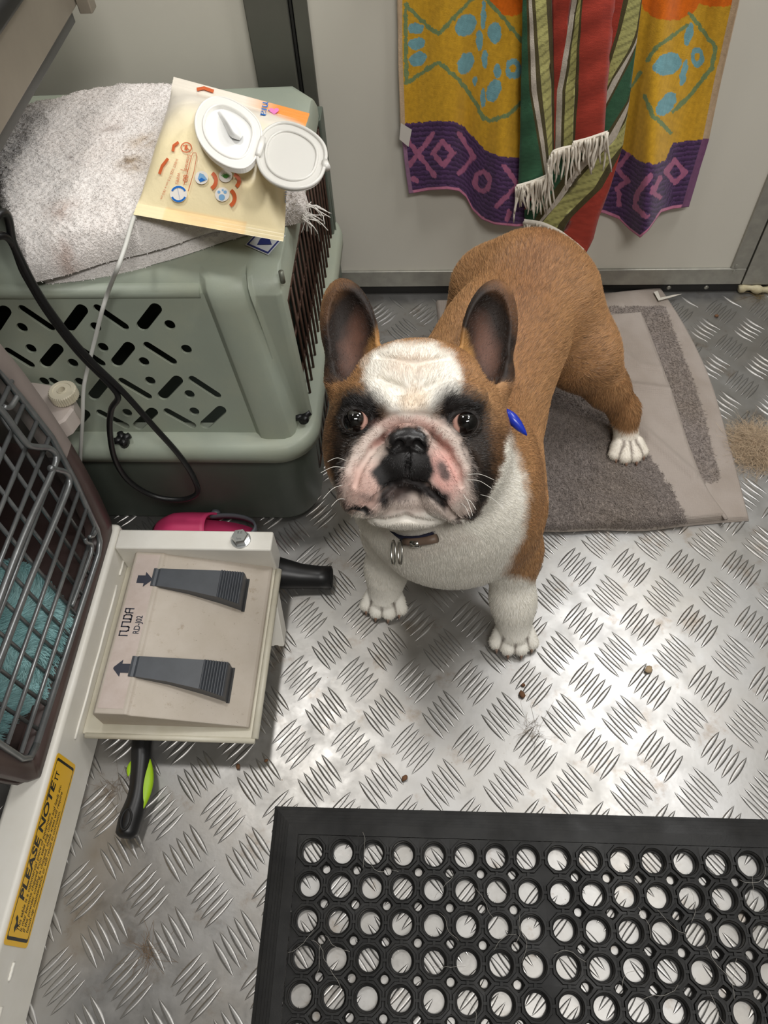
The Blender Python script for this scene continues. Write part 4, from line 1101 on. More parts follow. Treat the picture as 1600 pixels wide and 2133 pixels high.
# side flange with thumb nut
fz = .262; P = [(-.56, .535), (-.428, .535), (-.417, .545), (-.412, .562), (-.418, .582), (-.440, .596), (-.47, .602), (-.56, .602)]
V = []; F = []; N = len(P)
for z, s in ((fz-.022, 1.0), (fz, 1.0), (fz+.003, .97)):
    for (x, y) in P: V.append((-.49+(x+.49)*s, .575+(y-.575)*s, z))
F = gridfaces(N, 3, True); F.append(tuple(2*N+i for i in range(N)))
ca(mobj('side_flange', V, F, plain('pale_taupe_plastic', rgb(196, 184, 176), .45), None, False))
kc = oz(128, 812, .28); V = []; F = []; nk = 72
for (r0, r1, z) in ((.0125, .0125, fz+.004), (.0160, .0148, fz+.006), (.0160, .0148, fz+.0165), (.0145, .0143, fz+.0180), (.0108, .0108, fz+.0180), (.0105, .0105, fz+.0172), (.0055, .0055, fz+.0172), (.0050, .0050, fz+.0185), (.0042, .0042, fz+.0185), (.0040, .0040, fz+.010)):
    for k in range(nk): a = 2*math.pi*k/nk; r = r0 if k % 2 else r1; V.append((kc[0]+r*math.cos(a), kc[1]+r*math.sin(a), z))
F = gridfaces(nk, 10, True); F.append(tuple(9*nk+k for k in range(nk)))
ca(mobj('thumb_nut', V, F, M_IVORY, None, False))
# wire door
WD = ca(empty('wire_door')); WD.matrix_parent_inverse = Matrix.Translation(CA.location).inverted()
xw = FXc+.004
def cw_(P, r, name):
    V, F = tube(P, r, 8); o = mobj(name, V, F, M_WIRE); o.parent = WD; return o
fr = [(xw, y, z) for y, z in ((.22, .130), (.455, .119), (.470, .124), (.478, .14), (.492, .22), (.499, .289), (.492, .36), (.485, .41), (.21, .415), (.2, .40), (.199, .15), (.204, .135), (.22, .130))]
cw_(fr, .0036, 'door_frame')
for y in (.235, .262, .290, .317, .344, .371, .398, .426, .452): 
    yt = y+(.03 if y > .4 else 0); cw_([(xw-.003, y, .123), (xw-.003, y+(y-.35)*.08, .42)], .0022, 'upright_wire')
for k, z in enumerate((.151, .181, .209, .238, .268, .297, .326, .355, .384)):
    cw_([(xw, .203, z+.004), (xw, .478+.16*(z-.15) if z < .29 else .495, z-.004)], .0024, 'cross_wire')
def pxrod(pts, name, r=.0034): return cw_(spline([ox(u, v, xw+.006) for u, v in pts], 6), r, name)
pxrod([(-40, 820), (0, 852), (40, 905), (58, 926), (75, 931), (100, 933), (114, 943), (117, 956), (108, 985), (60, 1090), (20, 1190), (-30, 1330)], 'latch_rod')
pxrod([(104, 975), (122, 979), (138, 985), (145, 1000), (138, 1028), (100, 1120), (60, 1215), (0, 1370), (-20, 1420)], 'latch_rod')
pxrod([(177, 1122), (180, 1130), (190, 1134), (190, 1150), (180, 1180), (150, 1262)], 'spring_hook', .0024)
pxrod([(186, 1118), (194, 1116), (199, 1106)], 'spring_hook', .0024)
pxrod([(8, 848), (22, 848), (36, 826)], 'spring_hook', .0028)
# teal fleece bundled inside
n = NT('teal_fleece'); n.color(n.attr('Col').outputs['Color']); n.set(Roughness=.8, Specular_IOR_Level=.2); M_TEAL = n.m
FL = empty('fleece_blanket', (-.52, .33, .11)); tag(FL, 'teal fluffy fleece blanket bundled inside the pet carrier', 'blanket')
PR_save = None
nu, nv = 60, 40; V = []
for j in range(nv):
    for i in range(nu):
        th = math.pi*.5*j/(nv-1); ph = 2*math.pi*i/nu; cx, cy = -.505, .315
        q = Vector((math.cos(ph), math.sin(ph), 0)); lump = 1+.16*math.sin(3*ph+1)+.09*math.sin(5*ph+2.2)
        r = math.cos(th)**.6 if j < nv-1 else 0; z = .112+.085*math.sin(th)**1.1
        x = cx+.085*r*q.x*lump; y = cy+.125*r*q.y*lump; x -= .12*(y-.35)*0
        z += .012*math.sin(x*70+1)*math.sin(y*55)*math.sin(th); V.append((min(x, -.424), y, z))
Fv = gridfaces(nu, nv, True); V = np.array(V)
Nn = V-np.array([-.505, .315, .10]); Nn /= np.linalg.norm(Nn, axis=1)[:, None]
Kt = np.tile(np.array(rgb(140, 190, 192)), (len(V), 1)); t_ = np.clip(vnoise(V, 60, 3, .2)*.5+.5, 0, 1)[:, None]; Kt[:, :3] = Kt[:, :3]*(1-t_)+np.array(rgb(186, 224, 224)[:3])*t_
reparent(mobj('blanket', V, Fv, M_TEAL, None, True, Kt), FL)
fl = fur(V, np.array(Fv), Nn, Kt, 24000, lambda P: np.full(len(P), .015), lambda P, n_: np.stack([np.sin(P[:, 1]*60+P[:, 2]*40), np.cos(P[:, 0]*70), -.3+0*P[:, 0]], 1)+np.array([.3, 0, 0]), 'pile', FL, .00045, None, 11, .95)
fl.data.materials.append(M_TEAL); reparent(fl, FL); fl['kind'] = 'stuff'
# ------------------------------------------------------------------ leads
M_CABLE = plain('black_cable', rgb(20, 20, 21), .4); M_CORD = plain('white_cord', rgb(206, 206, 200), .45)
def lead(pts, r, name, mat, label, cat):
    P = spline([(-.43, .44, .520), (-.40, .47, .505)]+[oy(u, v, y) for u, v, y in pts]+[(-.41, .50, .500), (-.44, .47, .520)], 8); V, F = tube(P, r, 10); o = mobj(name, V, F, mat); return tag(o, label, cat)
lead([(0, 445, .535), (30, 512, .55), (75, 602, .556), (130, 682, .556), (190, 752, .556), (255, 815, .556), (320, 888, .555), (375, 950, .554), (405, 998, .553), (410, 1028, .552), (375, 1041, .551), (320, 1033, .551), (270, 1003, .551), (240, 958, .551), (229, 900, .552), (232, 853, .5535), (246, 828, .555), (228, 800, .557), (165, 736, .561), (100, 652, .561), (52, 572, .561), (5, 490, .54)], .0035, 'power_cable', M_CABLE, 'black looped cable hanging in front of the green crate', 'cable')
# ------------------------------------------------------------------ cloth helpers
def coons(bot, top, left, right, nu, nv):
    b, t, l, r = resample(bot, nu), resample(top, nu), resample(left, nv), resample(right, nv)
    s = np.linspace(0, 1, nu)[None, :, None]; q = np.linspace(0, 1, nv)[:, None, None]
    P = (1-q)*b[None]+q*t[None]+(1-s)*l[:, None]+s*r[:, None]-((1-s)*(1-q)*b[0]+s*(1-q)*b[-1]+(1-s)*q*t[0]+s*q*t[-1])
    return P.reshape(-1, P.shape[2]), s, q
def grid_normals(V, nu, nv):
    G = V.reshape(nv, nu, 3); n_ = np.cross(np.gradient(G, axis=1), np.gradient(G, axis=0)).reshape(-1, 3)
    return n_/(np.linalg.norm(n_, axis=1)[:, None]+1e-12)
def cloth_mat(name, rough=.85, bs=900, bst=.35, bd=.0012):
    n = NT(name); n.color(n.attr('Col').outputs['Color']); n.set(Roughness=rough, Specular_IOR_Level=.15, Sheen_Weight=.15, Sheen_Roughness=.5)
    n.bump(n.noise(bs, 4, .65), bst, bd); return n.m
def pile(V, nu, nv, K_, count, L, name, parent, rad, mat, mask=None, seed=5, lift=.8):
    F = np.array(gridfaces(nu, nv)); N_ = grid_normals(V, nu, nv)
    if N_[:, 2].sum() < 0 and abs(N_[:, 2]).sum() > abs(N_[:, 1]).sum(): N_ = -N_
    rs = np.random.default_rng(seed)
    def dirs(P, n_): return rs.normal(size=P.shape)
    o = fur(V, F, N_, K_, count, lambda P: np.full(len(P), L), dirs, name, parent, rad, mask, seed, lift, .07)
    o.data.materials.append(mat); reparent(o, parent); o['kind'] = 'stuff'; return o
# ------------------------------------------------------------------ white towel folded on the crate
M_WT = cloth_mat('white_terry', .9, 700, .5, .0016)
WT = empty('white_towel', (-.33, .78, .394)); tag(WT, 'stained white terry towel folded on top of the green crate', 'towel')
def deckz(y): return .3935-max(0., .650-y)*.55
def drape_deck(u, v, off=0.):
    z = .40
    for _ in range(8): p = oz(u, v, z); z = deckz(p[1])+off
    return oz(u, v, z)
def towel_layer(bot, top, left, right, base, T, name, seed, nu=230, nv=170, dirt=True):
    f = lambda L: spline([drape_deck(u, v, base)[:2] for u, v in L], 6)
    P, s, q = coons(f(bot), f(top), f(left), f(right), nu, nv)
    W, Hh = .42, .32
    d = np.minimum(np.minimum(s*W, (1-s)*W), np.minimum(q*Hh, (1-q)*Hh)).reshape(-1); d = (d*np.ones((nv, nu)).reshape(-1)) if d.shape[0] == nu*nv else (np.minimum(np.minimum(s, 1-s)*W+0*q, np.minimum(q, 1-q)*Hh+0*s)).reshape(-1)
    e = T*.9; prof = np.sqrt(np.clip(1-(1-np.clip(d/e, 0, 1))**2, 0, 1))
    X3 = np.c_[P, np.zeros(len(P))]
    z = np.array([deckz(y) for y in P[:, 1]])+base+T*prof+(vnoise(X3, 22, 3, seed)*.0045+vnoise(X3, 700, 2, seed+.1)*.0011+vnoise(X3, 90, 2, seed+.15)*.0022)*prof
    V = np.c_[P, z]; K_ = np.tile(np.array(rgb(236, 231, 227)), (len(V), 1)); t = np.clip(vnoise(X3, 18, 4, seed+.3)*.5+.2, 0, .6)[:, None]
    K_[:, :3] = K_[:, :3]*(1-t)+np.array(rgb(222, 212, 205)[:3])*t
    if dirt:
        for (u, v, r, c) in ((280, 345, .016, (150, 124, 84)), (265, 347, .009, (120, 92, 56)), (148, 330, .004, (92, 60, 50)), (235, 265, .012, (176, 160, 150)), (300, 300, .02, (190, 172, 150)), (130, 440, .018, (196, 178, 168)), (130, 520, .014, (188, 168, 158))):
            p = drape_deck(u, v, base+T); g = np.exp(-((V[:, 0]-p[0])**2+(V[:, 1]-p[1])**2)/r**2*1.4)*np.clip(vnoise(X3, 300, 2, .5)*.6+.8, 0, 1); K_[:, :3] = K_[:, :3]*(1-g[:, None]*.8)+np.array(rgb(*c)[:3])*g[:, None]*.8
    o = reparent(mobj(name, V, gridfaces(nu, nv), M_WT, None, True, K_), WT)
    pile(V, nu, nv, K_, 60000, .0030, 'pile', WT, .00050, M_WT, None, int(seed*10)+2); return o
towel_layer([(95, 590), (200, 578), (330, 548), (480, 500), (600, 470), (640, 462)], [(95, 245), (300, 214), (480, 230), (600, 300)], [(95, 590), (40, 500), (20, 400), (40, 300), (95, 245)], [(640, 462), (640, 420), (600, 300)], .0, .019, 'lower_fold', .4)
towel_layer([(72, 588), (140, 572), (230, 545), (330, 520), (420, 490), (500, 470)], [(20, 262), (150, 228), (260, 206), (370, 210), (450, 240)], [(72, 588), (30, 500), (-5, 400), (-8, 330), (20, 262)], [(500, 470), (500, 380), (450, 240)], .017, .027, 'upper_fold', .8)
# frayed corner
fr_ = MB(); c = drape_deck(632, 440, .012)
for k in range(26):
    a = random.uniform(-1.2, 1.2); L = random.uniform(.010, .030); P = [c+np.array([0, random.uniform(-.015, .015), 0])]
    for i in range(5): P.append(P[-1]+np.array([math.cos(a)*L/5, math.sin(a)*L/5+random.uniform(-.002, .002), -.0012*i+random.uniform(-.001, .001)])); a += random.uniform(-.7, .7)
    fr_.tube(P, .0005, 5)
o = fr_.obj('frayed_threads', plain('white_thread', rgb(226, 222, 216), .8), None, True); reparent(o, WT)['kind'] = 'stuff'
# ------------------------------------------------------------------ packet of wipes
WP = empty('wipes_packet', (-.23, .77, .42)); tag(WP, 'soft cream packet of baby wipes with open plastic lid lying on the white towel', 'wipes packet')
BLc, BRc, TRc, TLc = oz(278, 447, .450), oz(590, 503, .440), oz(645, 236, .468), oz(362, 160, .474)
def bil(s, t):
    s = .5+(s-.5)*(1-.10*math.sin(math.pi*min(max(t, 0), 1))**1.5); return (1-s)*(1-t)*BLc+s*(1-t)*BRc+s*t*TRc+(1-s)*t*TLc
def puff(s, t):
    tt = np.clip((t-.075)/.85, 0, 1); x_ = 2*tt-1; a = np.where(x_ < 0, np.clip(1-np.abs(x_)**2.3, 0, 1)**.95, np.clip(1-np.abs(x_)**1.9, 0, 1)**1.15); b = np.clip(1-np.abs(2*s-1)**4.5, 0, 1)**.55; return a*b
def Stop(s, t, crimp=True): 
    p = bil(s, t); crim = .0007*math.sin(t*2*math.pi*150*.27) if crimp and (t < .075 or t > .925) else 0
    side = 1-.06*puff(.5, t)*1; pf = float(puff(s, t)); p = p+np.array([0, 0, .035*pf+crim+(.0020*mnoise.noise(Vector((s*7, t*7, 1)))+.0035*abs(mnoise.noise(Vector((s*3.5, t*4.5, 3)))))*pf]); return p
def inv(P):
    s = t = .5
    for _ in range(12):
        p = bil(s, t)[:2]; J = np.stack([((1-t)*(BRc-BLc)+t*(TRc-TLc))[:2], ((1-s)*(TLc-BLc)+s*(TRc-BRc))[:2]], 1)
        ds = np.linalg.solve(J, P[:2]-p); s += ds[0]; t += ds[1]
    return s, t
def pxof(P): d = P-CP; z = d@CW; return np.array([800+FPX*(d@CR)/z, 1066.5-FPX*(d@CU)/z])
_S = [(i/24, j/36) for i in range(25) for j in range(37)]; _SP = np.array([pxof(Stop(*q, False)) for q in _S])
def on_pack(u, v, off=.0007):
    """point of the packet's top face seen at this pixel"""
    k = int(np.argmin((_SP[:, 0]-u)**2+(_SP[:, 1]-v)**2)); s, t = _S[k]
    for _ in range(4):
        p0 = pxof(Stop(s, t, False)); e = .004; J = np.stack([(pxof(Stop(s+e, t, False))-p0)/e, (pxof(Stop(s, t+e, False))-p0)/e], 1)
        if abs(np.linalg.det(J)) < 200: break
        q = np.clip(np.linalg.solve(J, np.array([u, v])-p0), -.05, .05); s, t = min(max(s+q[0], 0), 1), min(max(t+q[1], 0), 1)
    P = Stop(s, t, False); d = CP-P; return P+d/np.linalg.norm(d)*(off+.0010)
nu, nv = 70, 120; V = []; Kp = []
cy, wh, og = np.array(rgb(243, 228, 186)), np.array(rgb(236, 228, 214)), np.array(rgb(232, 150, 74))
def mixc(a, b, t): t = min(max(t, 0), 1); return a*(1-t)+b*t
for sgn in (1, -1):
    for j in range(nv):
        for i in range(nu):
            s, t = i/(nu-1), j/(nv-1)
            if sgn > 0: p = Stop(s, t)
            else: p = bil(s, t); p = p+np.array([0, 0, -.020*float(puff(s, t))])
            V.append(p); c_ = mixc(wh, cy, (.62-t)*3.2+.35*math.sin(s*3)); c_ = mixc(c_, og, ((s-.62)*3)*(1 if t > .80 else 0)*min(1, (t-.80)*9)+(0 if t < .93 else (s-.35)*1.2)); c_ = mixc(c_, np.array(rgb(250, 206, 140)), .5 if t < .08 and .2 < s < .75 else 0); Kp.append(c_)
F = gridfaces(nu, nv); F = F+[tuple(i+nu*nv for i in f[::-1]) for f in F]
n = NT('glossy_film'); n.color(n.attr('Col').outputs['Color']); n.set(Roughness=.32, Specular_IOR_Level=.45); n.bump(n.noise(40, 4, .6), .25, .004); M_FILM = n.m
film = reparent(mobj('film_body', V, F, M_FILM, None, True, Kp), WP)
def psub(o, p=film): o.parent = p; return o
def pk_poly(loop, mat, name, off=.0020, holes=()):
    pts = [list(loop)]+[list(h) for h in holes]; flat = [p for l in pts for p in l]
    tris = tessellate_polygon([[Vector((p[0], p[1], 0)) for p in l] for l in pts]); return psub(mobj(name, [on_pack(u, v, off) for u, v in flat], [tuple(t) for t in tris], mat, None, False))
def pk_stroke(P, w, mat, name, off=.0020):
    P = np.array(P, float); T = np.gradient(P, axis=0); T /= np.linalg.norm(T, axis=1)[:, None]; q = np.stack([-T[:, 1], T[:, 0]], 1)*w/2
    V = [on_pack(*p, off) for p in P-q]+[on_pack(*p, off) for p in P+q]; n_ = len(P); return psub(mobj(name, V, [(i, i+1, i+1+n_, i+n_) for i in range(n_-1)], mat, None, False))
def pk_text(t, o_, ex, ey, size, mat):
    tv, tf = text_mesh(t, size); V = [on_pack(o_[0]+v[0]*ex[0]+v[1]*ey[0], o_[1]+v[0]*ex[1]+v[1]*ey[1], .0022) for v in tv]; return psub(mobj('lettering', V, tf, mat, None, False))
circ = lambda cx, cy_, r, n=20, ry=None: [(cx+r*math.cos(a), cy_+(ry or r)*math.sin(a)) for a in np.linspace(0, 2*np.pi, n+1)[:-1]]
arc = lambda cx, cy_, r, a0, a1, n=12: [(cx+r*math.cos(math.radians(a)), cy_+r*math.sin(math.radians(a))) for a in np.linspace(a0, a1, n)]
P_OR, P_BL, P_GR, P_PK, P_WH, P_LB = (plain(nm, rgb(*c), .35) for nm, c in (('orange_print', (206, 98, 52)), ('royal_blue_print', (36, 112, 196)), ('green_print', (70, 140, 60)), ('pink_print', (226, 130, 190)), ('white_print', (238, 232, 224)), ('light_blue_print', (130, 176, 216))))
pk_text('mia', (549, 203), (-.18, .98), (.95, .22), 27, P_BL)
pk_poly([(571-10*math.sin(t)**3*1.0, 231-(8*math.cos(t)-3.5*math.cos(2*t)-1.5*math.cos(3*t)-.7*math.cos(4*t))*.8) for t in np.linspace(0, 2*np.pi, 25)[:-1]], P_PK, 'heart_mark')
pk_text('Scented', (391, 321), (-.22, .97), (.97, .2), 10.5, P_OR); pk_text('80', (383, 363), (-.2, .97), (.97, .2), 15, P_OR); pk_text('WIPES', (370, 359), (-.2, .97), (.97, .2), 9, P_OR)
pk_text('SHEET SIZE 17.5 cm x 18.0 cm', (367, 330), (-.37, .93), (.93, .3), 7.2, P_OR)
pk_stroke([(383, 385), (393, 350), (399, 325), (402, 318), (408, 318), (410, 325), (404, 358), (392, 398)], 1.2, P_OR, 'outline_mark'); pk_stroke([(376, 353), (392, 357)], 1, P_OR, 'outline_mark')
pk_poly(circ(388, 307, 12, 20, 11), P_OR, 'round_mark', .0020, [circ(388, 307, 10, 20, 9)[::-1]]); pk_stroke([(381, 301), (395, 313)], 1.4, P_OR, 'round_mark'); pk_poly([(384, 311), (387, 301), (391, 303), (389, 312)], P_OR, 'round_mark')
for (x, y, r) in ((420, 370, 14), (470, 366, 14), (463, 405, 15)): pk_poly(circ(x, y, r), P_WH, 'icon_disc', .0018)
pk_poly([(412, 372), (416, 360), (424, 363), (432, 374), (424, 377), (417, 380)], P_LB, 'drop_icon', .0022); pk_poly([(414, 374), (420, 370), (428, 375), (418, 379)], P_BL, 'drop_icon', .0025)
for k in range(8): a = -2.6+k*.30; pk_poly([(470+2*math.cos(a+1.5), 370+2*math.sin(a+1.5)), (470+13*math.cos(a), 370+12*math.sin(a)), (470-2*math.cos(a+1.5), 370-2*math.sin(a+1.5))], P_GR, 'leaf_icon', .0022+.0001*k)
for (x, y, r) in ((462, 411, 6.5), (469, 400, 3.5), (456, 400, 3.2), (464, 396, 2.2)): pk_poly(circ(x, y, r), P_LB, 'bubble_icon', .0022)
for (x, y, r, a0, a1) in ((431, 376, 19, -55, 60), (484, 377, 14, -75, 55), (470, 412, 19, -55, 60)): pk_stroke(arc(x, y, r, a0, a1), 8, P_OR, 'arc_banner', .0022)
pk_poly(circ(372, 404, 18), P_WH, 'emblem_disc', .0018); pk_stroke(arc(372, 404, 15, 25, 155), 4, P_BL, 'emblem_ring', .0022); pk_stroke(arc(372, 404, 15, 205, 335), 4, P_BL, 'emblem_ring', .0022); pk_text('DERMATOLOGICALLY TESTED', (369, 392), (.22, .97), (.97, -.2), 2.0, P_BL)
pk_text('mia', (593, 398), (.05, .99), (.95, .1), 17, P_BL); pk_stroke([(372, 296), (362, 303), (360, 315)], 6, P_OR, 'edge_print'); pk_stroke([(350, 330), (338, 345), (332, 362)], 6, P_OR, 'edge_print')
pk_stroke([(410, 186), (425, 183), (445, 190)], 7, P_OR, 'edge_print')
# lid base stuck on the film, wipe showing, lid folded open
n = NT('translucent_lid'); n.set(Base_Color=rgb(232, 230, 224), Roughness=.3, Subsurface_Weight=.0, Transmission_Weight=.18); M_LID = n.m
M_LIDW = plain('white_lid_base', rgb(236, 234, 228), .35); M_WIPE = plain('white_wipe', rgb(240, 240, 238), .7, bump=(300, .15, .0006))
def plate(loop_px, z0, th, name, mat, holes=(), slope=(0, 0)):
    L = spline(loop_px, 4, True); c_ = L.mean(0); ref = oz(c_[0], c_[1], z0)
    def fn(u, v, t):
        z = z0
        for _ in range(3): p = oz(u, v, z); z = z0+slope[0]*(p[0]-ref[0])+slope[1]*(p[1]-ref[1])
        p = oz(u, v, z); return tuple(p+np.array([0, 0, -th*t]))
    V, F = slab_from_loop([tuple(p) for p in L], [[tuple(p) for p in spline(h, 4, True)][::-1] for h in holes], fn, 1)
    o = mobj(name, V, F, mat, None, False); fixnormals(o); return reparent(o, WP), fn
base_l = [(406, 262), (408, 236), (421, 213), (442, 201), (466, 201), (492, 211), (518, 228), (538, 250), (546, 276), (541, 305), (530, 333), (512, 349), (488, 350), (460, 339), (434, 319), (414, 291)]
def shrink(L, k, c=None): L = np.array(L, float); c = L.mean(0) if c is None else c; return [tuple(p) for p in c+(L-c)*k]
zb_ = .5000
o1, fn1 = plate(base_l, zb_, .005, 'lid_base', M_LIDW, [shrink(base_l, .72)], (.02, .07))
plate(shrink(base_l, .73), zb_-.003, .003, 'membrane', M_WIPE, (), (.02, .07))
def loop_tube(L, fn, r, name, mat, off=0.): V, F = tube([np.array(fn(u, v, 0))+[0, 0, off] for u, v in spline(L, 4, True)], r, 8, True); return reparent(mobj(name, V, F, mat), WP)
loop_tube(shrink(base_l, .74), fn1, .0014, 'inner_rim', M_LIDW); loop_tube(shrink(base_l, .98), fn1, .0012, 'outer_rim', M_LIDW, -.0006)
# tuft of wipe
V = []; a, b = [(452, 235), (468, 262), (480, 285), (500, 292)], [(462, 226), (486, 250), (498, 262), (506, 282)]
A, B = resample(spline(a, 5), 14), resample(spline(b, 5), 14)
for i in range(14):
    for k in range(9):
        t = k/8; u, v = A[i]*(1-t)+B[i]*t; V.append(oz(u, v, zb_-.002+.012*math.sin(math.pi*t)**.8*math.sin(math.pi*(i+1)/15)))
reparent(mobj('wipe', V, gridfaces(9, 14), M_WIPE), WP)
lid_l = [(536, 330), (538, 300), (550, 275), (575, 259), (605, 257), (640, 270), (668, 292), (680, 318), (676, 352), (664, 376), (640, 391), (605, 394), (570, 382), (546, 360)]
o2, fn2 = plate(lid_l, .500, .0022, 'lid', M_LID, (), (.12, -.02))
loop_tube(shrink(lid_l, .985), fn2, .0018, 'lid_rim', M_LID, .0005); loop_tube(shrink(lid_l, .74), fn2, .0013, 'lid_seal', M_LID, .0006)
V, F = tube([np.array(fn2(677, 338, 0)), np.array(fn2(681, 350, 0))], .0035, 10); reparent(mobj('lid_tab', V, F, M_LID), WP)
V, F = tube([np.array(fn1(538, 325, 0))+[0, 0, .001], np.array(fn1(548, 290, 0))+[0, 0, .001]], .003, 8); reparent(mobj('hinge', V, F, M_LIDW), WP)
for k in range(4):
    u = 598+k*4; P = [np.array(fn2(u-k, 290+k*12+j*3, 0))+[0, 0, .0007] for j in range(4)]; 
tv, tf = text_mesh('WATER', 20); psub(mobj('embossing', [tuple(np.array(fn2(604+v[1]*.95+v[0]*-.12, 290+v[0]*.95+v[1]*.15, 0))+[0, 0, .0003]) for v in tv], tf, M_LID, None, False), o2) if False else None
# white cord coming from under the packet
P = spline([oz(300, 420, .440), oz(280, 450, .447), oz(262, 510, .446), oz(246, 556, .438), oz(236, 580, .420), oy(224, 612, .606), oy(212, 650, .598), oy(196, 715, .590), oy(182, 770, .580), oy(174, 812, .572), oy(172, 870, .563), oy(168, 945, .5585), oy(165, 1010, .556), oy(160, 1090, .55)], 8)
V, F = tube(P, .0022, 10); tag(mobj('charger_lead', V, F, M_CORD), 'thin white cord running from the wipes packet down the crate side', 'cord')
# ------------------------------------------------------------------ grey bath towel on the floor
M_GT = cloth_mat('grey_terry', .9, 520, .6, .0022)
n = NT('grey_waffle'); n.color(n.attr('Col').outputs['Color']); n.set(Roughness=.85, Specular_IOR_Level=.15)
ck = n.node('ShaderNodeTexVoronoi'); ck.inputs['Scale'].default_value = 330; ck.inputs['Randomness'].default_value = .15; n.link(n.coord(), ck.inputs['Vector']); n.bump(ck.outputs['Distance'], .5, .0012); M_GW = n.m
GT = empty('grey_towel', (.25, .8, 0)); tag(GT, 'worn grey bath towel folded on the floor under the dog', 'towel')
ter = [(1060, 800), (1250, 806), (1300, 860), (1345, 940), (1392, 1010), (1445, 1120), (1000, 1140), (900, 1140), (900, 800)]
def inpoly(U_, V_, P):
    P = np.array(P, float); ins = np.zeros(len(U_), bool)
    for i in range(len(P)):
        a, b = P[i], P[(i+1) % len(P)]; ins ^= ((a[1] > V_) != (b[1] > V_)) & (U_ < (b[0]-a[0])*(V_-a[1])/(b[1]-a[1]+1e-9)+a[0])
    return ins
def floor_layer(bot, top, left, right, z0, T, name, seed, nu, nv, upper):
    f = lambda L, zz: spline([(oz(p[0], p[1], zz) if len(p) == 2 else np.array(p[:3]))[:2] for p in L], 6)
    P, s, q = coons(f(bot, z0+T*.5), f(top, z0), f(left, z0), f(right, z0), nu, nv); X3 = np.c_[P, np.zeros(len(P))]
    d = np.minimum(np.minimum(s, 1-s)*.42+0*q, np.minimum(q, 1-q)*.48+0*s).reshape(-1); prof = np.sqrt(np.clip(1-(1-np.clip(d/(T*.8), 0, 1))**2, 0, 1))
    z = z0+T*prof+prof*(np.clip(vnoise(X3*np.array([1, 1.8, 1]), 17, 3, seed), -.2, 1.4)*(.0035 if upper else .0012))
    V = np.c_[P, z]; U_, V_, _ = project(V); te = inpoly(U_+vnoise(X3, 300, 2, .2)*4, V_, ter) if upper else inpoly(U_, V_, [(1270, 640), (1385, 640), (1465, 860), (1500, 1000), (1440, 1010), (1270, 800)])
    if upper:
        for (L, w, hgt) in (([(1190, 792), (1300, 803), (1420, 818)], 9, .006), ([(1320, 880), (1400, 950), (1445, 990)], 10, .005), ([(1250, 700), (1330, 760), (1380, 770)], 8, .003), ([(1180, 930), (1260, 990), (1360, 1030)], 14, .005), ([(1120, 850), (1220, 880), (1290, 905)], 10, .004), ([(1150, 1020), (1280, 1060), (1420, 1070)], 14, .004)):
            dd = np.full(len(U_), 1e9)
            for a, b in zip(L[:-1], L[1:]):
                a, b = np.array(a, float), np.array(b, float); ba = b-a; tt = np.clip(((U_-a[0])*ba[0]+(V_-a[1])*ba[1])/(ba@ba), 0, 1); dd = np.minimum(dd, np.hypot(U_-a[0]-ba[0]*tt, V_-a[1]-ba[1]*tt))
            z = z+hgt*np.exp(-(dd/w)**2)*prof
    z = z+te*(vnoise(X3, 620, 2, seed+.2)*.0018+vnoise(X3, 120, 2, seed+.25)*.0015+.0018); V[:, 2] = np.maximum(z, z0*.3+.0008)
    K_ = np.tile(np.array(rgb(162, 152, 144)), (len(V), 1)); K_[te, :3] = rgb(142, 132, 126)[:3]
    t = np.clip(vnoise(X3, 30, 4, seed+.4)*.5+.2, 0, .7)[:, None]; K_[:, :3] = K_[:, :3]*(1-t)+np.array(rgb(132, 120, 108)[:3])*t
    Fg = gridfaces(nu, nv); o = mobj(name, V, Fg, [M_GW, M_GT], None, True, K_); tf = te[np.array(Fg)].mean(1) > .5; o.data.polygons.foreach_set('material_index', tf.astype(np.int32)); reparent(o, GT)
    pile(V, nu, nv, K_, 52000 if upper else 11000, .0050, 'pile', GT, .00042, M_GT, te.astype(float)+1e-6, int(seed*10)+7); return o
floor_layer([(.045, .588, 0), (1130, 1106), (1250, 1104), (1340, 1106), (1440, 1095), (1560, 1086)], [(.0, 1.045, 0), (.2, 1.05, 0), (1375, 602)], [(.045, .588, 0), (.02, .8, 0), (.0, 1.045, 0)], [(1560, 1086), (1520, 930), (1478, 790), (1430, 690), (1375, 602)], .0, .0075, 'lower_fold', .35, 170, 190, False)
floor_layer([(.050, .592, .0075), (1130, 1100), (1250, 1098), (1340, 1099), (1430, 1090), (1515, 1082)], [(.03, .99, 0), (.18, .985, 0), (1335, 655)], [(.050, .592, 0), (.035, .8, 0), (.03, .99, 0)], [(1515, 1082), (1470, 1020), (1432, 930), (1402, 835), (1385, 790), (1352, 700), (1335, 655)], .0065, .011, 'upper_fold', .65, 250, 290, True)
hem = spline([oz(u, v, .0165) for u, v in ((1515, 1080), (1472, 1020), (1434, 930), (1404, 835), (1388, 790), (1354, 700), (1337, 657))], 6); V, F = tube(hem, .0030, 8); V = [(x, y, .0145+(z-.0165)*.55) for x, y, z in V]
reparent(mobj('hem', V, F, M_GW, None, True, np.tile(np.array(rgb(150, 140, 132)), (len(V), 1))), GT)
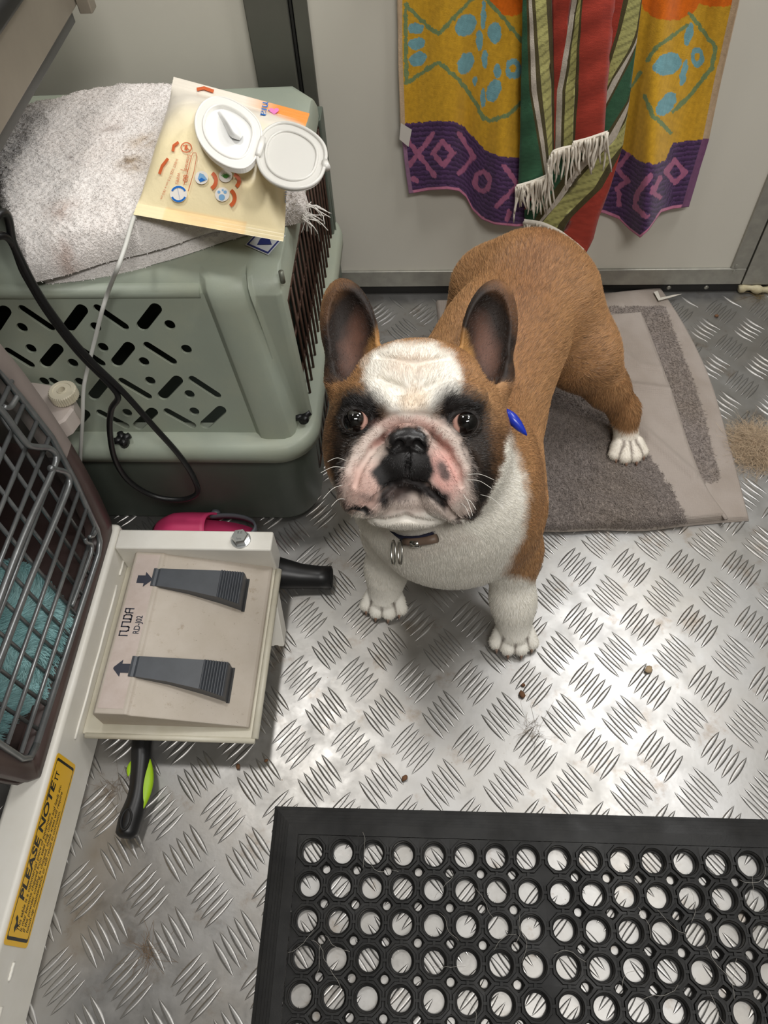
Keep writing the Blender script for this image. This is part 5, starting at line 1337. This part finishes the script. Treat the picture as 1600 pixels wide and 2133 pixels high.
# ------------------------------------------------------------------ towels hanging on the door
M_TOW = cloth_mat('printed_terry', .88, 800, .5, .0016)
def dist_seg(U_, V_, P):
    d = np.full(len(U_), 1e9)
    for a, b in zip(P[:-1], P[1:]):
        a, b = np.array(a, float), np.array(b, float); ba = b-a; t = np.clip(((U_-a[0])*ba[0]+(V_-a[1])*ba[1])/(ba@ba+1e-9), 0, 1); d = np.minimum(d, np.hypot(U_-a[0]-ba[0]*t, V_-a[1]-ba[1]*t))
    return d
def hang(name, root, ul, ur, vtop, bottom, depth, paint, nu, nv):
    """cloth in front of the door: left/right edges u(v), bottom edge v(u), depth(u, v) in metres from the door"""
    t = np.repeat(np.linspace(0, 1, nv), nu); s = np.tile(np.linspace(0, 1, nu), nv); v = np.full(nu*nv, float(vtop))
    for _ in range(5): u = np.interp(v, *ul)*(1-s)+np.interp(v, *ur)*s; v = vtop+(np.interp(u, *bottom)-vtop)*t
    UV = np.stack([u, v], 1); yy = WY-.004-depth(u, v); D = CW+CR*((u-800)/FPX)[:, None]-CU*((v-1066.5)/FPX)[:, None]; V = CP+D*(yy/D[:, 1])[:, None]
    K_ = np.ones((len(V), 4)); jx = vnoise(V, 500, 2, .6)*1.6; jy = vnoise(V, 480, 2, .9)*1.6
    K_[:, :3] = paint(UV[:, 0]+jx, UV[:, 1]+jy, UV)[:, :3]; K_[:, :3] *= (1+.10*vnoise(V, 700, 2, .3))[:, None].clip(.7, 1.3)
    o = mobj(name, V, gridfaces(nu, nv), M_TOW, None, True, K_); reparent(o, root); m_ = o.modifiers.new('s', 'SOLIDIFY'); m_.thickness = .0035; m_.offset = 0
    return o
def pal(c): return np.array(rgb(*c)[:3])
YT = empty('yellow_fish_towel', (.22, WY-.02, .12)); tag(YT, 'yellow beach towel with blue fish and purple border hanging on the door', 'towel')
YEL, PUR, PNK, BLU, TEAL_, ORA, HEM = pal((208, 160, 44)), pal((74, 50, 86)), pal((170, 102, 134)), pal((120, 168, 176)), pal((122, 142, 96)), pal((226, 112, 22)), pal((196, 170, 140))
def fish(U_, V_, UV, pb, lines, blobs, rings, oranges, plines, hem_u, hem_side):
    C = np.tile(YEL, (len(U_), 1))
    def put(m_, c): C[m_] = c
    put(dist_seg(U_, V_, [(-9, -9), (-9, -9)]) < 0, YEL)
    for (x, y, rx, ry) in oranges: put(((U_-x)/rx)**2+((V_-y)/ry)**2 < 1, ORA)
    for L in lines: put(dist_seg(U_, V_, L) < 4.2, TEAL_)
    for (x, y, rx, ry, a) in blobs:
        a = math.radians(a); p = (U_-x)*math.cos(a)+(V_-y)*math.sin(a); q = -(U_-x)*math.sin(a)+(V_-y)*math.cos(a); put((p/rx)**2+(q/ry)**2 < 1, BLU)
    for (x, y, rx, ry) in rings: d = ((U_-x)/rx)**2+((V_-y)/ry)**2; put(d < 1, BLU); put(d < .16, YEL)
    b = np.interp(U_, *pb); low = V_ > b; C[low] = PUR; st = low & (np.sin((V_-b)*.62) > .35); C[st] = PUR*1.55
    st2 = low & (np.sin((V_-b)*.62+2) > .75); C[st2] = PUR*.6
    for L in plines: m_ = low & (dist_seg(U_, V_, L) < 5.2); C[m_] = PNK
    return C
def oval(x, y, rx, ry, n=14): return [(x+rx*math.cos(a), y+ry*math.sin(a)) for a in np.linspace(0, 2*np.pi, n)]
bl = ([826, 850, 890, 930, 955, 970, 985, 1005, 1030, 1075, 1110], [404, 403, 396, 393, 397, 410, 436, 456, 466, 471, 468])
def paint_l(U_, V_, UV):
    C = fish(U_, V_, UV, ([820, 860, 915, 945, 965, 985, 1010, 1045, 1110], [258, 254, 250, 252, 262, 282, 310, 325, 331]),
             [[(845, 8), (893, 55), (915, 70), (955, 25), (985, -5)], [(846, 8), (846, 172)], [(846, 172), (915, 128), (955, 165), (990, 210), (1008, 245), (1025, 250), (1055, 240), (1085, 212)], [(1012, -5), (1060, 50), (1090, 88)]],
             [(970, 51, 25, 20, -50), (1007, 30, 6, 30, 0), (1000, 83, 8, 21, 0), (1031, 67, 14, 22, 0), (970, 130, 16, 24, 25), (1011, 122, 6, 20, 0), (1036, 147, 8, 15, 0), (990, 168, 5, 11, 0), (1029, 188, 15, 24, 15), (1007, 203, 5, 22, 0), (867, 58, 16, 12, 0), (869, 90, 18, 13, -10), (871, 122, 20, 14, -25)],
             [(1069, 142, 16, 21)], [(1062, -14, 46, 46)],
             [[(903, 278), (846, 352)], [(850, 292), (906, 364)], [(923, 294), (943, 318), (925, 343), (903, 318), (923, 294)], [(955, 278), (988, 325), (955, 360)], oval(1006, 377, 16, 20), [(1050, 345), (1078, 385), (1035, 428)], [(1060, 440), (1057, 455)], [(862, 372), (868, 375)]], 0, 0)
    C[UV[:, 1] > np.interp(UV[:, 0], *bl)-6] = pal((206, 130, 160)); e = UV[:, 0]-np.interp(UV[:, 1], [0, 130, 260, 330, 402], [828, 830, 834, 842, 852])
    C[(e < 9) & (UV[:, 1] < 262)] = HEM; C[(e < 9) & (UV[:, 1] >= 262)] = pal((150, 112, 140)); return C
def dep_l(u, v):
    k = np.clip((v+60)/450, 0, 1); f = .012+.024*np.exp(-((u-1045)/36)**2)*k-.010*np.exp(-((u-975)/20)**2)*k+.006*np.exp(-((u-925)/30)**2)*k+.004*np.sin(u*.035)+.0015*np.sin(u*.11+v*.02)
    return np.maximum(.003, f)
yl = hang('left_drop', YT, ([-200, 0, 130, 260, 330, 402], [828, 828, 830, 834, 842, 852]), ([-200, 0, 200, 470], [1105, 1105, 1100, 1092]), -200, bl, dep_l, paint_l, 190, 330)
br = ([1235, 1258, 1290, 1315, 1335, 1350, 1375, 1400, 1432, 1560], [438, 443, 455, 479, 494, 478, 442, 434, 430, 430])
def paint_r(U_, V_, UV):
    C = fish(U_, V_, UV, ([1200, 1290, 1310, 1335, 1365, 1385, 1400, 1440, 1480, 1560], [303, 306, 316, 335, 342, 332, 297, 291, 287, 287]),
             [[(1436, 28), (1490, 95), (1482, 140), (1440, 195), (1400, 232)], [(1430, 52), (1370, 95), (1350, 125)], [(1346, 200), (1360, 240), (1395, 276)], [(1300, 200), (1335, 150)]],
             [(1390, 133, 30, 22, -28), (1386, 216, 16, 28, 35), (1434, 70, 8, 24, 15), (1423, 150, 7, 28, 10)], [(1452, 118, 15, 21)],
             [(1395, -6, 62, 48), (1500, -30, 90, 42)],
             [[(1405, 333), (1428, 358), (1405, 380), (1385, 358), (1405, 333)], [(1355, 365), (1328, 405), (1325, 430), (1345, 448)], [(1310, 320), (1285, 350), (1310, 375), (1285, 392)], [(1290, 400), (1290, 425)], [(1372, 370), (1358, 400), (1372, 410)]], 0, 0)
    C[UV[:, 1] > np.interp(UV[:, 0], *br)-6] = pal((206, 130, 160)); e = np.interp(UV[:, 1], [0, 170, 290, 350, 430], [1541, 1502, 1477, 1458, 1434])-UV[:, 0]
    C[(e < 15) & (UV[:, 1] < 288)] = HEM; C[(e < 15) & (UV[:, 1] >= 288)] = pal((120, 78, 112)); return C
def dep_r(u, v):
    k = np.clip(v/430, .25, 1); f = .010+.042*k*np.exp(-((u-(1385-.09*v))/26)**2)+.006*np.sin((u-1300)*.03)+.0015*np.sin(u*.11+v*.02); return np.maximum(.003, f)
hang('right_drop', YT, ([-200, 0, 200, 440], [1285, 1275, 1255, 1235]), ([-200, 0, 170, 290, 350, 430], [1560, 1541, 1502, 1477, 1458, 1434]), -200, br, dep_r, paint_r, 200, 330)
P = [oy(u, v, WY-.021) for u, v in ((835, 256), (858, 270), (851, 306), (832, 290))]; reparent(mobj('care_tag', P, [(0, 1, 2, 3)], plain('white_tag', rgb(206, 200, 192), .7), None, False), YT)
# ------------------------------------------------------------------ striped fringed towel in front of it
SR, SG, SO, SD, SW = pal((164, 60, 46)), pal((52, 92, 66)), pal((176, 172, 108)), pal((78, 70, 42)), pal((190, 180, 166))
ST = empty('striped_towel', (.2, WY-.04, .1)); tag(ST, 'red green and olive striped towel with cream fringe hanging over the yellow towel', 'towel')
def striped(name, rows, cols, depth, bottom=None, sub=7, nv=220):
    """rows: list of (v, [boundary u ...]); cols: colour per gap"""
    vs = [r[0] for r in rows]; B = np.array([r[1] for r in rows], float); nb = B.shape[1]; V = []; K_ = []; UV = []
    v0, v1 = vs[0], vs[-1]; nu = (nb-1)*sub
    for j in range(nv):
        t = j/(nv-1)
        for g in range(nb-1):
            for k in range(sub):
                f = .001+.998*k/(sub-1); v = v0+(v1-v0)*t
                if bottom is not None:
                    for _ in range(4):
                        u = np.interp(v, vs, B[:, g])*(1-f)+np.interp(v, vs, B[:, g+1])*f; v = v0+(np.interp(u, *bottom)-v0)*t
                u = np.interp(v, vs, B[:, g])*(1-f)+np.interp(v, vs, B[:, g+1])*f
                V.append(oy(u, v, WY-.004-depth(u, v, g, f))); c_ = cols[g]
                if c_ is SO: c_ = SO*(.55 if math.sin(v*.33+f*5.5) > .72 else 1.0)
                K_.append(np.r_[c_*random.uniform(.85, 1.12), 1])
    o = mobj(name, np.array(V), gridfaces(nu, nv), M_TOW, None, True, np.array(K_)); reparent(o, ST); m_ = o.modifiers.new('s', 'SOLIDIFY'); m_.thickness = .004; m_.offset = 0; return o
# back fold, stripes running down to the left
bnd = [([-90, 0, 350, 400, 440, 462, 475, 500, 525], [1240, 1240, 1150, 1115, 1090, 1095, 1150, 1185, 1213]),
       ([-90, 0, 65, 130, 200, 400, 525], [1322, 1298, 1285, 1265, 1235, 1000, 900]), ([-90, 0, 65, 130, 200, 400, 525], [1330, 1308, 1292, 1272, 1245, 1010, 900]),
       ([-90, 0, 65, 100, 150, 200, 400, 525], [1345, 1334, 1324, 1310, 1280, 1255, 1020, 900]), ([-90, 0, 80, 100, 165, 220, 400, 525], [1350, 1340, 1325, 1316, 1276, 1250, 1030, 900]),
       ([-90, 0, 90, 165, 230, 400, 525], [1355, 1346, 1325, 1288, 1255, 1040, 900]), ([-90, 0, 120, 165, 240, 400, 525], [1360, 1350, 1316, 1292, 1255, 1060, 900]),
       ([0, 120, 210, 227, 290, 330, 400, 460, 525], [1365, 1336, 1305, 1294, 1255, 1200, 1150, 1110, 1060]), ([0, 210, 230, 292, 340, 410, 470, 525], [1366, 1309, 1298, 1262, 1205, 1160, 1115, 1070]),
       ([0, 220, 250, 292, 350, 420, 470, 525], [1367, 1312, 1298, 1280, 1215, 1165, 1120, 1075]), ([0, 230, 260, 325, 390, 455, 475, 525], [1368, 1312, 1298, 1248, 1190, 1135, 1120, 1090]),
       ([0, 250, 300, 325, 390, 455, 525], [1369, 1320, 1297, 1275, 1238, 1172, 1120]), ([0, 250, 325, 390, 455, 500, 525], [1370, 1322, 1288, 1253, 1187, 1165, 1150]),
       ([-90, 0, 110, 200, 300, 390, 455, 500, 525], [1345, 1336, 1322, 1311, 1297, 1270, 1246, 1235, 1221])]
rows = []
for v in [-200]+list(range(-90, 526, 15)):
    R = np.interp(v, *bnd[-1]); Lf = np.interp(v, *bnd[0]); b = [min(max(np.interp(v, *k), Lf), R) for k in bnd]
    for i in range(1, len(b)): b[i] = max(b[i], b[i-1])
    rows.append((v, b))
cols = [SR, SD, SO, SD, SW, SD, SG, SD, SW, SD, SO, SD, SR]
striped('back_fold', rows, cols, lambda u, v, g, f: .022+.010*math.exp(-((u-(1300-.15*v))/40)**2), None, 6, 220)
# front fold
rows = [(-200, [1080, 1094, 1102, 1112, 1122, 1140, 1150, 1210, 1222, 1226, 1232, 1238, 1290]), (-90, [1085, 1096, 1102, 1110, 1118, 1138, 1148, 1200, 1212, 1216, 1222, 1226, 1286]), (0, [1090, 1098, 1102, 1108, 1114, 1136, 1148, 1191, 1203, 1206, 1211, 1214, 1281]), (100, [1088, 1100, 1105, 1113, 1120, 1142, 1152, 1176, 1187, 1190, 1203, 1208, 1272]), (187, [1086, 1103, 1107, 1117, 1127, 1148, 1155, 1162, 1172, 1178, 1199, 1206, 1263]), (297, [1084, 1120, 1125, 1133, 1139, 1150, 1155, 1157, 1169, 1174, 1194, 1198, 1257]), (390, [1080, 1135, 1139, 1143, 1147, 1151, 1155, 1157, 1168, 1174, 1192, 1197, 1256])]
cols = [SG, SD, SW, SD, SO, SD, SR, SW, SD, SO, SD, SR]; cols[6] = SR
bot = ([1078, 1090, 1139, 1144, 1152, 1170, 1192, 1200, 1258], [388, 384, 367, 345, 318, 308, 302, 293, 277])
striped('front_fold', rows, cols, lambda u, v, g, f: .030+.007*math.exp(-((u-1232)/34)**4)+.007*math.exp(-((u-1108)/24)**2)-.005*math.exp(-((u-1152)/12)**2)+.001*math.sin(v*.09+u*.05), bot, 7, 200)
# fringe: woven header and knotted strands
M_FR = plain('cream_fringe', rgb(222, 213, 198), .85, bump=(500, .4, .001)); fm = MB(); hm = MB()
def header(P, y, w=4.5):
    L = resample(spline(P, 6), 40); V = []
    for (u, v) in L:
        for dv, dd in ((-w, .002), (-w*.4, .006), (w*.4, .006), (w, .002)): V.append(oy(u, v+dv, WY-.004-y-dd))
    reparent(mobj('fringe_header', V, gridfaces(4, 40), M_FR), ST); return L
def strands(L, n_, y, l0, l1):
    for k in range(n_):
        u, v = L[int(k/(n_-1)*(len(L)-1))]; ln = random.uniform(l0, l1); P = []; du = random.uniform(-.25, .2)
        ph = random.uniform(0, 6); am = random.uniform(.5, 2.5)
        for i in range(7): t = i/6; P.append(oy(u+du*ln*t+am*math.sin(ph+t*7), v+ln*t, WY-.004-y-.004-.004*math.sin(t*3+ph)-random.uniform(0, .0015)))
        fm.tube(P, [.0016, .0018, .0017, .0016, .0015, .0014, .0009], 6)
H1 = header([(1076, 389), (1110, 379), (1142, 366)], .040); strands(H1, 26, .042, 35, 80)
H2 = header([(1141, 352), (1148, 322), (1165, 312), (1192, 306)], .044); strands(H2, 20, .046, 45, 105)
H3 = header([(1194, 298), (1225, 290), (1266, 276)], .046); strands(H3, 24, .046, 38, 85)
H4 = header([(1092, 462), (1130, 468), (1165, 484), (1190, 502), (1217, 523)], .030, 6); strands(H4, 22, .028, 10, 26)
o = reparent(fm.obj('fringe', M_FR, None, True), ST); o['kind'] = 'stuff'
# rail the towels hang from
pa, pb = oy(815, -196, WY-.030), oy(1575, -196, WY-.030); V, F = tube([(pa[0], WY-.030, pa[2]), (pb[0], WY-.030, pa[2])], .008, 16); rail = mobj('towel_rail', V, F, M_GALV); reparent(rail, door)
for x in (pa[0]+.01, pb[0]-.01): V, F = tube([(x, WY-.030, pa[2]), (x, WY, pa[2])], .007, 12); mobj('rail_bracket', V, F, M_GALV).parent = rail
# ------------------------------------------------------------------ shed hair and crumbs on the floor
n = NT('shed_hair'); n.color(n.attr('Col').outputs['Color']); n.set(Roughness=.6); M_SHED = n.m
def clump(name, c, r, count, col, label, h=.012, rad=.00011):
    rs = np.random.default_rng(int(abs(c[0]*1000)+count)); P4 = []
    for k in range(count):
        a = rs.normal(size=2)*r*.5; p = np.array([c[0]+a[0], c[1]+a[1], .001+abs(rs.normal())*h*.5*math.exp(-(a@a)/r**2)]); d = rs.normal(size=3); d[2] *= .25; d /= np.linalg.norm(d); q = rs.normal(size=3); q[2] *= .2
        L = rs.uniform(.008, .022)
        for t in (0, .33, .66, 1): x = p+d*L*t+q*L*.5*t*t; x[2] = max(.0006, x[2]); P4.append(x)
    hc = bpy.data.hair_curves.new(name); hc.add_curves([4]*count); hc.attributes['position'].data.foreach_set('vector', np.array(P4, np.float32).ravel())
    ra = hc.attributes.get('radius') or hc.attributes.new('radius', 'FLOAT', 'POINT'); ra.data.foreach_set('value', np.full(count*4, rad, np.float32))
    cc = np.tile(np.array(rgb(*col)), (count, 1)); cc[:, :3] *= rs.uniform(.6, 1.3, count)[:, None]; ca_ = hc.attributes.new('Col', 'FLOAT_COLOR', 'CURVE'); ca_.data.foreach_set('color', cc.astype(np.float32).ravel())
    hc.materials.append(M_SHED); o = bpy.data.objects.new(name, hc); COL.objects.link(o); return tag(o, label, 'hair tuft')
c = oz(1572, 935); clump('hair_tuft', c, .034, 5200, (196, 174, 146), 'big fluffy tan tuft of shed hair right of the grey towel', .022)
c = oz(1105, 1520); clump('hair_tuft', c, .010, 46, (150, 138, 122), 'small wisp of grey hair on the open floor above the mat', .004)
c = oz(308, 1985); clump('hair_tuft', c, .008, 60, (120, 98, 74), 'small brown hair wisp left of the rubber mat', .004)
c = oz(238, 1645); clump('hair_tuft', c, .012, 40, (110, 94, 76), 'thin dark hair wisp beside the lime green brush', .003)
c = oz(1580, 618); clump('hair_tuft', c, .008, 60, (120, 100, 60), 'tiny brown hair wisp by the right door jamb', .003)
M_CRUMB = plain('brown_crumb', rgb(108, 74, 48), .8, bump=(300, .5, .001)); M_KIB = plain('tan_crumb', rgb(168, 146, 116), .7, bump=(300, .5, .001))
def crumb(u, v, r, mat, label, seed):
    c = oz(u, v); rs = np.random.default_rng(seed); bm = bmesh.new(); bmesh.ops.create_icosphere(bm, subdivisions=2, radius=1)
    for w in bm.verts:
        k = 1+.35*mnoise.noise(w.co*1.7+Vector((seed, 0, 0))); w.co = Vector((w.co.x*r*k*1.3, w.co.y*r*k, w.co.z*r*k*.7)); w.co.rotate(Matrix.Rotation(seed, 3, 'Z'))
    zmin = min(w.co.z for w in bm.verts); V = [(c[0]+w.co.x, c[1]+w.co.y, w.co.z-zmin+.0006) for w in bm.verts]; bm.verts.ensure_lookup_table(); F = [tuple(x.index for x in f.verts) for f in bm.faces]; bm.free()
    return tag(mobj('crumb', V, F, mat, None, True), label, 'crumb', 'crumbs on the floor')
crumb(1350, 1397, .0042, M_KIB, 'largest tan crumb, right of the dog front paw', 1); crumb(1087, 1448, .0036, M_CRUMB, 'dark brown crumb below the dog right front paw', 2); crumb(1090, 1428, .0022, M_CRUMB, 'tiny dark crumb just above the brown crumb below the paw', 3)
crumb(843, 1622, .0030, M_CRUMB, 'brown crumb above the rubber mat near its left end', 4); crumb(497, 1598, .0026, M_CRUMB, 'brown crumb on the floor below the foot control bracket', 5); crumb(1492, 660, .0028, M_CRUMB, 'brown crumb between the grey towel and the door jamb', 6)
crumb(555, 1605-20, .0018, M_CRUMB, 'tiny crumb left of the rubber mat corner', 7)
P = [oz(u, v, .012) for u, v in ((1362, 608), (1372, 626), (1402, 618), (1420, 612), (1404, 614), (1376, 620), (1370, 606))]; V = [tuple(p) for p in P]+[(p[0], p[1], p[2]-.0008) for p in P]
sc = mobj('paper_scrap', V, [tuple(range(7)), tuple(range(13, 6, -1))]+[(i, (i+1) % 7, (i+1) % 7+7, i+7) for i in range(7)], plain('white_paper', rgb(206, 200, 188), .8), None, False); fixnormals(sc); tag(sc, 'torn white paper scrap at the far corner of the grey towel', 'scrap')
# a few loose hairs caught on the mat
lh = MB()
for k in range(26):
    u, v = random.uniform(560, 1590), random.uniform(1700, 2120); c = oz(u, v, .0135); a = random.uniform(0, 6.28); P = [c]
    for i in range(7): a += random.uniform(-.5, .5); P.append(P[-1]+np.array([math.cos(a), math.sin(a), 0])*random.uniform(.003, .007)); 
    lh.tube(P, .00016, 4)
o = reparent(lh.obj('loose_hairs', plain('pale_hair', rgb(170, 166, 158), .5), None, True), mat_root); o['kind'] = 'stuff'
